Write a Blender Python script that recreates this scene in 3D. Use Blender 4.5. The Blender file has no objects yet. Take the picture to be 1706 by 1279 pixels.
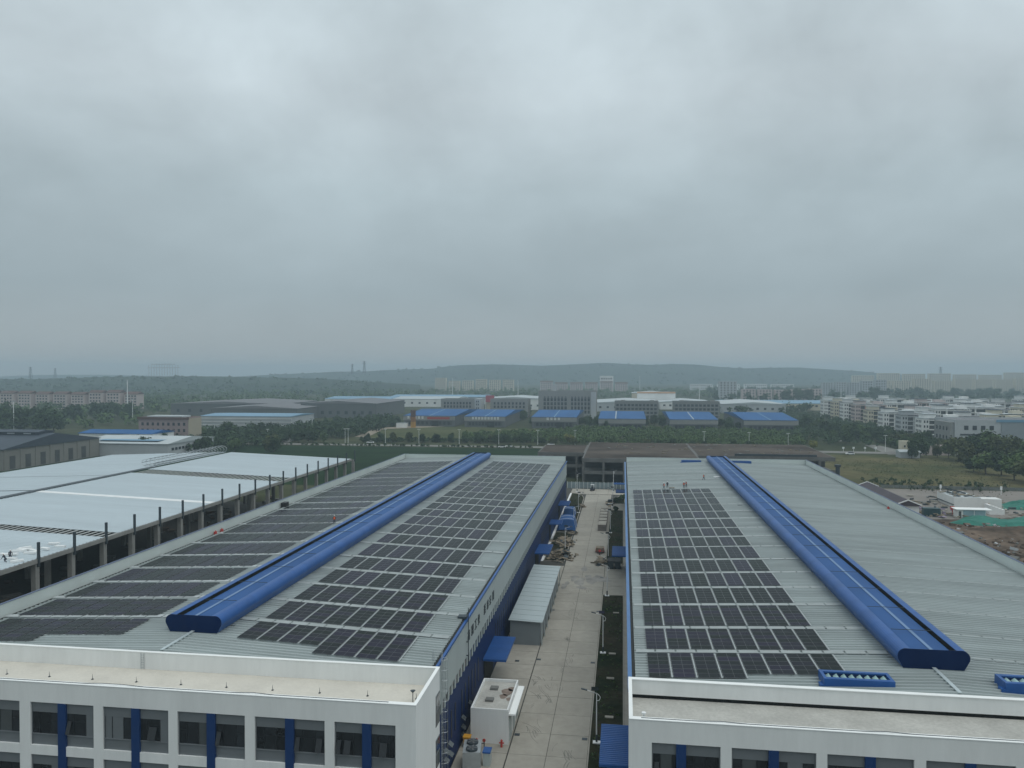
import bpy, math, random
import numpy as np
from mathutils import Vector, Matrix

# ------------------------------------------------------------------ camera, sky, sun, exposure
SC = bpy.context.scene
COL = SC.collection
R = math.radians
CAM_H = 45.0
YAW, PITCH = R(8.0983), R(0.8594)
FOC, PCX, PCY = 1300.0, 853.0, 639.5

cam_d = bpy.data.cameras.new("camera")
cam_d.sensor_width = 36.0
cam_d.lens = 36.0 * FOC / 1706.0
cam_d.clip_start = 0.5
cam_d.clip_end = 30000
cam = bpy.data.objects.new("camera", cam_d)
COL.objects.link(cam)
cam.location = (0, 0, CAM_H)
cam.rotation_euler = (R(90) - PITCH, 0, YAW)
SC.camera = cam

SUN_EL, SUN_AZ = R(62), R(120)          # azimuth measured clockwise from +Y
world = bpy.data.worlds.new("World")
SC.world = world
world.use_nodes = True
wt = world.node_tree
wt.nodes.clear()
def wn(t, **k):
    n = wt.nodes.new(t)
    for a, b in k.items(): setattr(n, a, b)
    return n
w_out = wn("ShaderNodeOutputWorld")
w_sky = wn("ShaderNodeTexSky", sky_type='NISHITA')
w_sky.sun_disc = False
w_sky.sun_elevation = SUN_EL
w_sky.sun_rotation = SUN_AZ
w_bg1 = wn("ShaderNodeBackground"); w_bg1.inputs[1].default_value = 0.1
w_bg2 = wn("ShaderNodeBackground"); w_bg2.inputs[1].default_value = 1.0
w_mix = wn("ShaderNodeMixShader"); w_mix.inputs[0].default_value = 0.96
wt.links.new(w_sky.outputs[0], w_bg1.inputs[0])
wt.links.new(w_bg1.outputs[0], w_mix.inputs[1])
wt.links.new(w_bg2.outputs[0], w_mix.inputs[2])
wt.links.new(w_mix.outputs[0], w_out.inputs[0])
def wmath(op, a, b=None, clamp=False):
    n = wn("ShaderNodeMath", operation=op); n.use_clamp = clamp
    for i, v in enumerate((a, b)):
        if v is None: continue
        if isinstance(v, (int, float)): n.inputs[i].default_value = v
        else: wt.links.new(v, n.inputs[i])
    return n.outputs[0]
w_tc = wn("ShaderNodeTexCoord")
w_sep = wn("ShaderNodeSeparateXYZ")
wt.links.new(w_tc.outputs['Generated'], w_sep.inputs[0])
w_z = wmath('MAXIMUM', w_sep.outputs[2], 0.0)
w_den = wmath('ADD', w_z, 0.45)
w_cx = wmath('DIVIDE', w_sep.outputs[0], w_den)
w_cy = wmath('DIVIDE', w_sep.outputs[1], w_den)
w_cmb = wn("ShaderNodeCombineXYZ")
wt.links.new(w_cx, w_cmb.inputs[0]); wt.links.new(w_cy, w_cmb.inputs[1])
def wnoise(scale, det, off, rough=0.55, dist=0.0):
    mp = wn("ShaderNodeMapping"); mp.inputs['Location'].default_value = off
    wt.links.new(w_cmb.outputs[0], mp.inputs[0])
    n = wn("ShaderNodeTexNoise"); n.inputs['Scale'].default_value = scale
    n.inputs['Detail'].default_value = det; n.inputs['Roughness'].default_value = rough
    n.inputs['Distortion'].default_value = dist
    wt.links.new(mp.outputs[0], n.inputs['Vector'])
    return n.outputs['Fac']
w_n1 = wnoise(2.3, 5, (2.1, 0.4, 0.0), 0.5, 0.35)
w_n2 = wnoise(7.5, 5, (7.0, 2.0, 0.0), 0.55, 0.2)
w_n = wmath('ADD', wmath('MULTIPLY', wmath('SUBTRACT', w_n1, 0.5), 1.0),
            wmath('MULTIPLY', wmath('SUBTRACT', w_n2, 0.5), 0.30))
# cloud structure shows more the higher one looks; near the horizon it melts together
w_amp = wmath('MULTIPLY', wmath('ADD', w_z, 0.03), 2.6, True)
w_amp = wmath('MULTIPLY', w_amp, 0.85)
w_var = wmath('ADD', wmath('MULTIPLY', w_n, w_amp), 1.0)
w_rmp = wn("ShaderNodeValToRGB")
el = w_rmp.color_ramp.elements
el[0].position = 0.0; el[0].color = (0.372, 0.408, 0.424, 1)
el[1].position = 1.0; el[1].color = (0.90, 0.98, 1.02, 1)
for pos, c in ((0.10, (0.345, 0.418, 0.452, 1)), (0.22, (0.448, 0.538, 0.576, 1)), (0.33, (0.56, 0.645, 0.685, 1)), (0.50, (0.60, 0.70, 0.745, 1))):
    e = el.new(pos); e.color = c
wt.links.new(w_z, w_rmp.inputs[0])
w_mul = wn("ShaderNodeVectorMath", operation='SCALE')
wt.links.new(w_rmp.outputs[0], w_mul.inputs[0]); wt.links.new(w_var, w_mul.inputs['Scale'])
wt.links.new(w_mul.outputs[0], w_bg2.inputs[0])

sun_d = bpy.data.lights.new("sun", 'SUN')
sun_d.energy = 0.7
sun_d.angle = R(40)
sun_d.color = (1.0, 0.97, 0.92)
sun = bpy.data.objects.new("sun", sun_d)
COL.objects.link(sun)
sdir = Vector((math.sin(SUN_AZ) * math.cos(SUN_EL), math.cos(SUN_AZ) * math.cos(SUN_EL), math.sin(SUN_EL)))
sun.rotation_euler = sdir.to_track_quat('Z', 'Y').to_euler()
sun.location = (0, 0, 300)

SC.view_settings.view_transform = 'Standard'
SC.view_settings.look = 'None'
SC.view_settings.exposure = 0.0
SC.view_settings.gamma = 1.0
SC.view_settings.use_curve_mapping = False
SC.cycles.use_denoising = True
SC.cycles.max_bounces = 6
SC.cycles.volume_bounces = 0

rnd = random.Random(11)

# ------------------------------------------------------------------ helpers
_f0 = Vector((-math.sin(YAW), math.cos(YAW), 0)); _u0 = Vector((0, 0, 1))
_r = Vector((math.cos(YAW), math.sin(YAW), 0))
_f = _f0 * math.cos(PITCH) - _u0 * math.sin(PITCH)
_u = _u0 * math.cos(PITCH) + _f0 * math.sin(PITCH)
def gp(px, py, z=0.0):
    """point on the plane z seen along the bearing measured in the survey picture (1706 wide)"""
    v = _f + _r * ((px - PCX) / FOC) - _u * ((py - PCY) / FOC)
    t = (z - CAM_H) / v.z
    return Vector((0, 0, CAM_H)) + v * t
def hp(px, d):
    """ground position on the bearing px at distance d along +Y-ish view axis"""
    v = _f0 + _r * ((px - PCX) / FOC)
    return Vector((v.x * d, v.y * d, 0))

MATS = {}
def mat(name, col, rough=0.7, metal=0.0, var=0.12, scale=0.4, bump=0.0, bscale=8.0, spec=0.4, rand=0.0,
        stretch=(1, 1, 1), col2=None, fine=0.0, emit=None, transm=0.0, coord='pos', detail=5.0):
    if name in MATS: return MATS[name]
    m = bpy.data.materials.new(name); m.use_nodes = True
    t = m.node_tree; n = t.nodes; b = n['Principled BSDF']
    b.inputs['Roughness'].default_value = rough
    b.inputs['Metallic'].default_value = metal
    b.inputs['Specular IOR Level'].default_value = spec
    if coord == 'pos':
        src = n.new('ShaderNodeNewGeometry').outputs['Position']
    else:
        src = n.new('ShaderNodeTexCoord').outputs['Object']
    mp = n.new('ShaderNodeMapping'); mp.inputs['Scale'].default_value = stretch
    t.links.new(src, mp.inputs[0])
    nz = n.new('ShaderNodeTexNoise'); nz.inputs['Scale'].default_value = scale
    nz.inputs['Detail'].default_value = detail; nz.inputs['Roughness'].default_value = 0.62
    t.links.new(mp.outputs[0], nz.inputs['Vector'])
    cr = n.new('ShaderNodeValToRGB')
    c2 = col2 if col2 else col
    cr.color_ramp.elements[0].position = 0.3; cr.color_ramp.elements[1].position = 0.7
    cr.color_ramp.elements[0].color = tuple(max(0, c * (1 - var)) for c in col) + (1,)
    cr.color_ramp.elements[1].color = tuple(min(1, c * (1 + var)) for c in c2) + (1,)
    t.links.new(nz.outputs['Fac'], cr.inputs[0])
    out = cr.outputs[0]
    if fine > 0:
        nf = n.new('ShaderNodeTexNoise'); nf.inputs['Scale'].default_value = scale * 9
        nf.inputs['Detail'].default_value = 4
        t.links.new(mp.outputs[0], nf.inputs['Vector'])
        mr = n.new('ShaderNodeMapRange'); mr.inputs[1].default_value = 0.25; mr.inputs[2].default_value = 0.75
        mr.inputs[3].default_value = 1 - fine; mr.inputs[4].default_value = 1 + fine
        t.links.new(nf.outputs['Fac'], mr.inputs[0])
        vm = n.new('ShaderNodeVectorMath'); vm.operation = 'SCALE'
        t.links.new(out, vm.inputs[0]); t.links.new(mr.outputs[0], vm.inputs['Scale']); out = vm.outputs[0]
    if rand > 0:
        oi = n.new('ShaderNodeObjectInfo')
        mr = n.new('ShaderNodeMapRange'); mr.inputs[3].default_value = 1 - rand; mr.inputs[4].default_value = 1 + rand
        t.links.new(oi.outputs['Random'], mr.inputs[0])
        vm = n.new('ShaderNodeVectorMath'); vm.operation = 'SCALE'
        t.links.new(out, vm.inputs[0]); t.links.new(mr.outputs[0], vm.inputs['Scale']); out = vm.outputs[0]
    t.links.new(out, b.inputs['Base Color'])
    if bump > 0:
        nb = n.new('ShaderNodeTexNoise'); nb.inputs['Scale'].default_value = bscale; nb.inputs['Detail'].default_value = 4
        t.links.new(mp.outputs[0], nb.inputs['Vector'])
        bp = n.new('ShaderNodeBump'); bp.inputs['Strength'].default_value = bump; bp.inputs['Distance'].default_value = 0.1
        t.links.new(nb.outputs['Fac'], bp.inputs['Height']); t.links.new(bp.outputs[0], b.inputs['Normal'])
    MATS[name] = m
    return m

class MB:
    """collects faces into one mesh"""
    def __init__(s): s.v = []; s.f = []; s.m = []
    def poly(s, pts, m=0):
        i = len(s.v); s.v += [tuple(p) for p in pts]; s.f.append(tuple(range(i, i + len(pts)))); s.m.append(m)
    def box(s, x0, x1, y0, y1, z0, z1, m=0, top=None):
        i = len(s.v)
        s.v += [(x0, y0, z0), (x1, y0, z0), (x1, y1, z0), (x0, y1, z0), (x0, y0, z1), (x1, y0, z1), (x1, y1, z1), (x0, y1, z1)]
        s.f += [(i, i + 3, i + 2, i + 1), (i + 4, i + 5, i + 6, i + 7), (i, i + 1, i + 5, i + 4), (i + 1, i + 2, i + 6, i + 5), (i + 2, i + 3, i + 7, i + 6), (i + 3, i, i + 4, i + 7)]
        s.m += [m, m if top is None else top, m, m, m, m]
        return s
    def obox(s, c, sx, sy, sz, rot, m=0):
        """box centred at c, turned by a Matrix/euler"""
        i = len(s.v)
        M = rot if isinstance(rot, Matrix) else Matrix.Rotation(rot, 3, 'Z')
        for (a, b, d) in ((-1, -1, -1), (1, -1, -1), (1, 1, -1), (-1, 1, -1), (-1, -1, 1), (1, -1, 1), (1, 1, 1), (-1, 1, 1)):
            p = M @ Vector((a * sx / 2, b * sy / 2, d * sz / 2)); s.v.append((c[0] + p.x, c[1] + p.y, c[2] + p.z))
        s.f += [(i, i + 3, i + 2, i + 1), (i + 4, i + 5, i + 6, i + 7), (i, i + 1, i + 5, i + 4), (i + 1, i + 2, i + 6, i + 5), (i + 2, i + 3, i + 7, i + 6), (i + 3, i, i + 4, i + 7)]
        s.m += [m] * 6
        return s
    def tube(s, p0, p1, r0, r1=None, n=8, m=0, cap=True):
        r1 = r0 if r1 is None else r1
        p0 = Vector(p0); p1 = Vector(p1); d = (p1 - p0)
        q = d.to_track_quat('Z', 'Y').to_matrix(); i = len(s.v)
        for k in range(n):
            a = 2 * math.pi * k / n; e = q @ Vector((math.cos(a), math.sin(a), 0))
            s.v.append(tuple(p0 + e * r0)); s.v.append(tuple(p1 + e * r1))
        for k in range(n):
            a = i + 2 * k; b = i + 2 * ((k + 1) % n)
            s.f.append((a, b, b + 1, a + 1)); s.m.append(m)
        if cap:
            s.f.append(tuple(i + 2 * k for k in range(n - 1, -1, -1))); s.m.append(m)
            s.f.append(tuple(i + 2 * k + 1 for k in range(n))); s.m.append(m)
        return s
    def path(s, pts, r, n=6, m=0):
        for a, b in zip(pts[:-1], pts[1:]): s.tube(a, b, r, r, n, m)
        return s
    def extrude(s, prof, y0, y1, m=0, cap=True, closed=True):
        """profile of (x,z) points run along Y"""
        i = len(s.v); n = len(prof)
        for x, z in prof: s.v.append((x, y0, z))
        for x, z in prof: s.v.append((x, y1, z))
        for k in range(n if closed else n - 1):
            j = (k + 1) % n; s.f.append((i + k, i + j, i + n + j, i + n + k)); s.m.append(m)
        if cap and closed:
            s.f.append(tuple(i + k for k in range(n - 1, -1, -1))); s.m.append(m)
            s.f.append(tuple(i + n + k for k in range(n))); s.m.append(m)
        return s
    def mesh(s, name, mats, smooth=False):
        me = bpy.data.meshes.new(name); me.from_pydata(s.v, [], s.f)
        for m in (mats if isinstance(mats, (list, tuple)) else [mats]): me.materials.append(m)
        me.polygons.foreach_set('material_index', s.m)
        if smooth: me.polygons.foreach_set('use_smooth', [True] * len(s.f))
        me.update(); return me
    def build(s, name, mats, parent=None, loc=(0, 0, 0), rz=0.0, smooth=False):
        return obj(name, s.mesh(name, mats, smooth), parent, loc, rz)

def obj(name, me, parent=None, loc=(0, 0, 0), rz=0.0):
    o = bpy.data.objects.new(name, me); COL.objects.link(o)
    o.location = loc; o.rotation_euler = (0, 0, rz)
    if parent is not None: o.parent = parent
    return o
def tag(o, label=None, cat=None, group=None, kind=None):
    if label: o['label'] = label
    if cat: o['category'] = cat
    if group: o['group'] = group
    if kind: o['kind'] = kind
    return o
def thing(name, label, cat, loc=(0, 0, 0), rz=0.0, group=None):
    return tag(obj(name, None, None, loc, rz), label, cat, group)
def struct(name, mb, mats, smooth=False):
    return tag(mb.build(name, mats, None, smooth=smooth), kind='structure')
def copy_tree(o, parent=None):
    c = o.copy(); COL.objects.link(c)
    if parent is not None: c.parent = parent
    for ch in list(o.children): copy_tree(ch, c)
    return c
ORD = ['first', 'second', 'third', 'fourth', 'fifth', 'sixth', 'seventh', 'eighth', 'ninth', 'tenth', 'eleventh', 'twelfth', 'thirteenth',
       'fourteenth', 'fifteenth', 'sixteenth', 'seventeenth', 'eighteenth', 'nineteenth', 'twentieth', 'twenty-first', 'twenty-second']
ORD += ['twenty-' + w for w in ORD[2:9]] + ['thirtieth'] + ['thirty-' + w for w in ORD[:9]] + ['fortieth'] + ['forty-' + w for w in ORD[:9]] + ['fiftieth'] + ['fifty-' + w for w in ORD[:9]] + ['sixtieth'] + ['sixty-' + w for w in ORD[:9]]

# ------------------------------------------------------------------ materials
def corrug(name, col, pitch=0.3, axis='y', rough=0.5, var=0.08, bump=0.6):
    m = mat(name, col, rough, 0.0, var, 0.25, spec=0.12)
    t = m.node_tree; n = t.nodes; b = n['Principled BSDF']
    g = n.new('ShaderNodeNewGeometry'); w = n.new('ShaderNodeTexWave')
    w.bands_direction = axis.upper(); w.inputs['Scale'].default_value = 0.314 / pitch
    t.links.new(g.outputs['Position'], w.inputs['Vector'])
    bp = n.new('ShaderNodeBump'); bp.inputs['Strength'].default_value = bump; bp.inputs['Distance'].default_value = 0.04
    t.links.new(w.outputs['Fac'], bp.inputs['Height']); t.links.new(bp.outputs[0], b.inputs['Normal'])
    return m
M_ROOF = mat('roof_sheet_grey', (0.33, 0.368, 0.364), 0.5, 0.1, 0.17, 0.09, stretch=(0.35, 3.0, 1), fine=0.07)
M_ROOF_STRIP = mat('skylight_sheet', (0.325, 0.355, 0.35), 0.5, 0.0, 0.12, 0.5, stretch=(1.2, 1, 1))
M_WALLGREY = mat('wall_sheet_grey', (0.41, 0.46, 0.45), 0.5, 0.0, 0.06, 0.2, stretch=(1, 1, 0.3))
M_BLUEWALL = corrug('wall_sheet_blue', (0.007, 0.026, 0.10), 0.35, 'y', 0.5)
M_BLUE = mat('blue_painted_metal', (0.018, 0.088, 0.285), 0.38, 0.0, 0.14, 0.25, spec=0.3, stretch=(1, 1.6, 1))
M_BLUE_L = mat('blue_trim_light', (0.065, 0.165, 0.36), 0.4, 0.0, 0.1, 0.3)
M_BLUE_D = mat('blue_vent_end_shaded', (0.003, 0.017, 0.068), 0.5, 0.0, 0.08, 0.3, spec=0.08)  # end plates: shade of the upright face put into a darker blue
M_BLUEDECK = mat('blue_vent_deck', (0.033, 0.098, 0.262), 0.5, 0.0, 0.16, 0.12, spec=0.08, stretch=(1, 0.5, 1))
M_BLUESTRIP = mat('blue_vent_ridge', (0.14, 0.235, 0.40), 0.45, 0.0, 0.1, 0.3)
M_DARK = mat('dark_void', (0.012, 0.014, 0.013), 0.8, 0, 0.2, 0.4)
M_VENTSHADE = mat('vent_trough_shade', (0.022, 0.024, 0.020), 0.6, 0, 0.5, 0.5)  # near-black colour paints the shade inside the vent hoods
M_FLASH = mat('ridge_flashing', (0.55, 0.62, 0.63), 0.35, 0.3, 0.1, 0.5)
M_WHITE = mat('white_render', (0.74, 0.75, 0.735), 0.8, 0, 0.06, 0.3, stretch=(1, 1, 0.16), fine=0.03)
M_WHITECAP = mat('white_coping', (0.84, 0.85, 0.83), 0.6, 0, 0.05, 0.4)
M_DECK = mat('cream_deck', (0.60, 0.565, 0.495), 0.85, 0, 0.07, 0.35, fine=0.05)
M_DECK2 = mat('grey_deck', (0.43, 0.42, 0.385), 0.85, 0, 0.14, 0.35, fine=0.12)
M_GLASS = mat('window_glass', (0.022, 0.026, 0.03), 0.07, 0, 0.25, 0.4, spec=0.55, rand=0.35)
M_GLASS_L = mat('window_glass_blind', (0.075, 0.085, 0.088), 0.2, 0, 0.1, 0.4, spec=0.5)
M_MULL = mat('dark_mullion', (0.02, 0.023, 0.026), 0.45, 0, 0.1, 1)
M_GREYPANEL = mat('grey_panel', (0.155, 0.17, 0.18), 0.5, 0, 0.06, 0.4)
M_GREYSPAN = mat('grey_spandrel', (0.10, 0.112, 0.117), 0.45, 0, 0.06, 0.4)
M_PILBLUE = mat('blue_pilaster', (0.005, 0.036, 0.135), 0.5, 0, 0.08, 0.4)
M_FRAME = mat('panel_frame', (0.15, 0.155, 0.16), 0.5, 0.3, 0.05, 1)
M_STEEL = mat('galvanised_steel', (0.42, 0.45, 0.46), 0.45, 0.5, 0.1, 1)
M_STEELD = mat('dark_steel', (0.05, 0.065, 0.075), 0.5, 0.3, 0.15, 1)
M_CONC = mat('concrete_light', (0.34, 0.318, 0.272), 0.9, 0, 0.11, 0.10, fine=0.09, rand=0.05, bump=0.1)
M_CONCD = mat('concrete_dark', (0.16, 0.16, 0.15), 0.9, 0, 0.2, 0.2, fine=0.1)
M_JOINT = mat('joint_dirt_and_hall_shade', (0.06, 0.058, 0.05), 0.95, 0, 0.2, 1)
M_PAINT = mat('white_paint', (0.78, 0.79, 0.78), 0.5, 0, 0.06, 0.6)
M_WOOD = mat('raw_timber', (0.21, 0.175, 0.125), 0.85, 0, 0.35, 0.9, rand=0.2)
M_RED = mat('red_paint', (0.45, 0.04, 0.03), 0.5, 0, 0.1, 1)
M_ORANGE = mat('orange_vest', (0.80, 0.14, 0.05), 0.7, 0, 0.08, 3)
M_YELLOW = mat('yellow_plastic', (0.60, 0.30, 0.03), 0.5, 0, 0.1, 1)
M_RUBBER = mat('black_rubber', (0.015, 0.015, 0.016), 0.7, 0, 0.1, 1)
M_TARP = mat('blue_tarpaulin', (0.012, 0.085, 0.27), 0.6, 0, 0.15, 0.6, bump=0.4, bscale=2)
M_GREENNET = mat('green_net', (0.028, 0.165, 0.125), 0.85, 0, 0.22, 0.35, bump=0.6, bscale=1.2)
M_SKIN = mat('skin', (0.35, 0.2, 0.13), 0.6, 0, 0.05, 3)
M_CLOTH = mat('dark_clothes', (0.03, 0.035, 0.05), 0.85, 0, 0.2, 3)
M_TEXT = mat('sign_letter_dark', (0.05, 0.06, 0.065), 0.5, 0, 0.05, 1)
M_WROOF = mat('white_roof_sheet', (0.47, 0.535, 0.565), 0.45, 0.05, 0.07, 0.06, stretch=(0.3, 2.5, 1), fine=0.04)
M_CONCOL = mat('raw_concrete_column', (0.24, 0.235, 0.22), 0.9, 0, 0.15, 0.4)

# solar glass with tone shift from panel to panel
M_PV = mat('solar_glass', (0.015, 0.018, 0.021), 0.2, 0.0, 0.12, 0.15, spec=0.03)
def _pv():
    t = M_PV.node_tree; n = t.nodes; b = n['Principled BSDF']
    src = b.inputs['Base Color'].links[0].from_socket
    oi = n.new('ShaderNodeObjectInfo'); cr = n.new('ShaderNodeValToRGB')
    e = cr.color_ramp.elements
    e[0].color = (1.45, 1.1, 1.75, 1); e[1].color = (0.75, 0.95, 0.7, 1)
    k = e.new(0.5); k.color = (1, 1, 1, 1)
    t.links.new(oi.outputs['Random'], cr.inputs[0])
    mx = n.new('ShaderNodeVectorMath'); mx.operation = 'MULTIPLY'
    t.links.new(src, mx.inputs[0]); t.links.new(cr.outputs[0], mx.inputs[1]); t.links.new(mx.outputs[0], b.inputs['Base Color'])
    # printed busbar grid: fine pale lines
    tc = n.new('ShaderNodeTexCoord'); br = n.new('ShaderNodeTexBrick')
    br.offset = 0; br.inputs['Scale'].default_value = 1.0
    br.inputs['Color1'].default_value = (1, 1, 1, 1); br.inputs['Color2'].default_value = (0.97, 0.97, 1.0, 1); br.inputs['Mortar'].default_value = (1.12, 1.12, 1.12, 1)
    br.inputs['Mortar Size'].default_value = 0.006; br.inputs['Brick Width'].default_value = 0.19; br.inputs['Row Height'].default_value = 0.19
    t.links.new(tc.outputs['Object'], br.inputs['Vector'])
    m2 = n.new('ShaderNodeVectorMath'); m2.operation = 'MULTIPLY'
    t.links.new(mx.outputs[0], m2.inputs[0]); t.links.new(br.outputs[0], m2.inputs[1]); t.links.new(m2.outputs[0], b.inputs['Base Color'])
_pv()

# ------------------------------------------------------------------ ground and air
M_GROUND = mat('ground_green', (0.040, 0.056, 0.028), 0.95, 0, 0.35, 0.012, spec=0.04, fine=0.25, bump=0.5, bscale=0.8, col2=(0.062, 0.066, 0.036))
M_FIELD = mat('dark_crop', (0.017, 0.036, 0.015), 0.95, 0, 0.35, 0.03, spec=0.03, fine=0.3, bump=0.5, bscale=0.7, stretch=(1, 2.5, 1))
M_MEADOW = mat('meadow', (0.046, 0.072, 0.026), 0.95, 0, 0.25, 0.022, spec=0.04, fine=0.3, bump=0.5, bscale=0.9, col2=(0.125, 0.105, 0.055))
M_LAWN = mat('olive_lawn', (0.062, 0.078, 0.032), 0.95, 0, 0.2, 0.03, spec=0.04, fine=0.2, col2=(0.085, 0.088, 0.04))
M_EARTH = mat('bare_earth', (0.075, 0.058, 0.045), 0.95, 0, 0.4, 0.06, spec=0.04, fine=0.35, bump=0.8, bscale=0.8, col2=(0.14, 0.105, 0.08))
M_PAD = mat('pink_concrete', (0.235, 0.215, 0.195), 0.9, 0, 0.12, 0.06, spec=0.04, fine=0.08)
M_ROAD = mat('far_road', (0.22, 0.215, 0.20), 0.9, 0, 0.12, 0.05, spec=0.04, fine=0.05)
M_SAND = mat('sandy_path', (0.30, 0.25, 0.19), 0.95, 0, 0.2, 0.05)
M_TURF = mat('strip_turf', (0.014, 0.032, 0.011), 0.95, 0, 0.4, 0.16, spec=0.04, fine=0.35, bump=0.7, bscale=2.5, col2=(0.034, 0.028, 0.018))

def sheet(name, pts, z, m):
    b = MB(); b.poly([(p[0], p[1], z) for p in pts]); return struct(name, b, m)
sheet('ground', [(-3400, -400), (3400, -400), (3400, 5900), (-3400, 5900)], 0.0, M_GROUND)
sheet('crop_field', [(-300, 296), (-36, 296), (-40, 456), (-330, 452)], 0.03, M_FIELD)
sheet('meadow', [(64, 300), (235, 300), (250, 442), (80, 448)], 0.03, M_MEADOW)
sheet('earth_lot', [(62, 40), (330, 40), (330, 300), (62, 300)], 0.045, M_EARTH)
sheet('concrete_pad', [(83, 252), (112, 256), (150, 276), (175, 300), (172, 318), (84, 318)], 0.075, M_PAD)
sheet('lawn', [gp(606, 729), gp(640, 714), gp(700, 711), gp(770, 711), gp(890, 714), gp(960, 715), gp(930, 724), gp(775, 730)], 0.05, M_LAWN)
sheet('sandy_path', [gp(590, 728), gp(628, 713), gp(690, 709), gp(752, 710), gp(700, 712.5), gp(640, 714.5), gp(612, 728)], 0.08, M_SAND)
b = MB()
b.poly([(-700, 456, .08), (-40, 461, .08), (-40, 470, .08), (-700, 467, .08)])
b.poly([(-40, 461, .08), (95, 456, .08), (190, 452, .08), (190, 464, .08), (-40, 471, .08)])
b.poly([gp(1440, 741, .08), gp(1462, 741, .08), gp(1530, 757, .08), gp(1480, 757, .08)])
struct('avenue', b, M_ROAD)
b = MB(); b.poly([gp(444, 739, .1), gp(475, 739, .1), gp(505, 727, .1), gp(490, 727, .1)])
b.poly([gp(972, 713, .1), gp(984, 713, .1), gp(987, 700, .1), gp(981, 700, .1)]); b.poly([gp(1345, 718, .1), gp(1356, 718, .1), gp(1410, 735, .1), gp(1398, 735, .1)])
struct('side_road', b, M_ROAD)
sheet('dirt_alley', [(-92, 40), (-78, 40), (-78, 296), (-92, 296)], 0.06, M_EARTH)
sheet('yard', [(-78, 40), (64, 40), (64, 303), (-78, 303)], 0.10, M_JOINT)

# rolling hills behind the plain
def ridge(name, pts, d, depth, m, zoff=0.0, seed=1, rough=2.0, n=160):
    rr = random.Random(seed); xs = [p[0] for p in pts]; ys = [p[1] for p in pts]
    prof = [(-depth, 0.0), (-depth * .7, .25), (-depth * .4, .62), (-depth * .15, .93), (0, 1.0), (depth * .3, .8), (depth * .7, .2), (depth, 0.0)]
    b = MB(); rows = []
    for i in range(n + 1):
        px = xs[0] + (xs[-1] - xs[0]) * i / n
        y = float(np.interp(px, xs, ys)); top = CAM_H + (620 - y) * d / FOC
        row = []
        for k, (dd, f) in enumerate(prof):
            q = hp(px, d + dd + (rr.uniform(-1, 1) * depth * .04 if 0 < k < 7 else 0))
            z = -0.5 + f * (top + .5) + (rr.uniform(-rough, rough) * f if k != 4 else rr.uniform(-.35, .35) * rough)
            row.append((q.x, q.y, z + zoff))
        rows.append(row)
    for a, c in zip(rows[:-1], rows[1:]):
        for k in range(len(prof) - 1): b.poly([a[k], c[k], c[k + 1], a[k + 1]])
    return struct(name, b, m, smooth=True)
M_HILL = mat('hill_woods', (0.030, 0.048, 0.034), 0.95, 0, 0.25, 0.008, spec=0.04, fine=0.15, col2=(0.042, 0.058, 0.038))
ridge('hills', [(380, 628), (430, 625), (500, 622), (560, 619), (610, 618.5), (650, 616), (720, 614), (745, 610), (770, 608), (820, 606.5), (860, 607.5), (900, 609), (930, 608), (960, 606.5), (1010, 604),
                (1060, 607), (1090, 607.5), (1120, 606), (1160, 607), (1200, 611), (1240, 613.5), (1270, 612.5), (1330, 612), (1380, 615), (1430, 618), (1470, 622), (1540, 628)], 3500, 600, M_HILL, seed=3, rough=1.0)
ridge('hills', [(-260, 634), (-60, 632), (60, 631), (110, 630), (160, 628), (215, 627), (270, 627), (330, 626.5), (370, 627), (430, 628.5), (500, 629.5), (560, 632), (640, 637), (700, 641)], 2000, 420, M_HILL, seed=5, rough=1.0)
ridge('hills', [(-200, 628), (0, 627), (60, 624.5), (110, 624), (170, 624), (230, 625), (300, 627), (380, 630)], 4300, 600, M_HILL, seed=6, rough=1.0)

M_HAZE = bpy.data.materials.new('haze'); M_HAZE.use_nodes = True
_t = M_HAZE.node_tree; _t.nodes.clear()
_o = _t.nodes.new('ShaderNodeOutputMaterial'); _v = _t.nodes.new('ShaderNodeVolumePrincipled')
_v.inputs['Color'].default_value = (0.72, 0.90, 1.0, 1); _v.inputs['Density'].default_value = 0.00032
_v.inputs['Anisotropy'].default_value = 0.15
_t.links.new(_v.outputs[0], _o.inputs['Volume'])
tag(MB().box(-3500, 3500, -500, 6000, -1.0, 98.0).build('haze', M_HAZE), kind='stuff')

# ------------------------------------------------------------------ road between the factories: cast slabs with open joints
road = MB().box(-13.35, -4.03, 60, 289, 0.104, 0.112).build('road', M_JOINT); tag(road, kind='structure')
slab_cache = {}
def slab(x0, x1, y0, y1, parent, name='concrete_slab', z0=0.112, z1=0.16, m=M_CONC, j=0.03):
    k = (round(x1 - x0, 3), round(y1 - y0, 3), z1, name)
    if k not in slab_cache:
        w, l = (x1 - x0) / 2 - j, (y1 - y0) / 2 - j
        slab_cache[k] = MB().box(-w, w, -l, l, z0, z1).mesh(name, m)
    return obj(name, slab_cache[k], parent, ((x0 + x1) / 2, (y0 + y1) / 2, rnd.uniform(-.004, .004)))
Y0, SL = 62.05, 5.62
for i in range(40):
    y = Y0 + SL * i
    slab(-13.3, -8.8, y, y + SL, road); slab(-8.8, -4.05, y, y + SL, road)
apron = MB().box(-19.3, -13.36, 60, 184, 0.104, 0.112).build('loading_apron', M_JOINT); tag(apron, kind='structure')
for i in range(21):
    y = Y0 + SL * i
    slab(-19.25, -13.4, y, min(y + SL, 184), apron)
cross = MB().box(-4.02, 0.9, 157.6, 183.4, 0.104, 0.112).build('side_apron', M_JOINT); tag(cross, kind='structure')
for y in (157.7, 164.1, 170.5, 176.9): slab(-4.0, 0.9, y, y + 6.4, cross)
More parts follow.
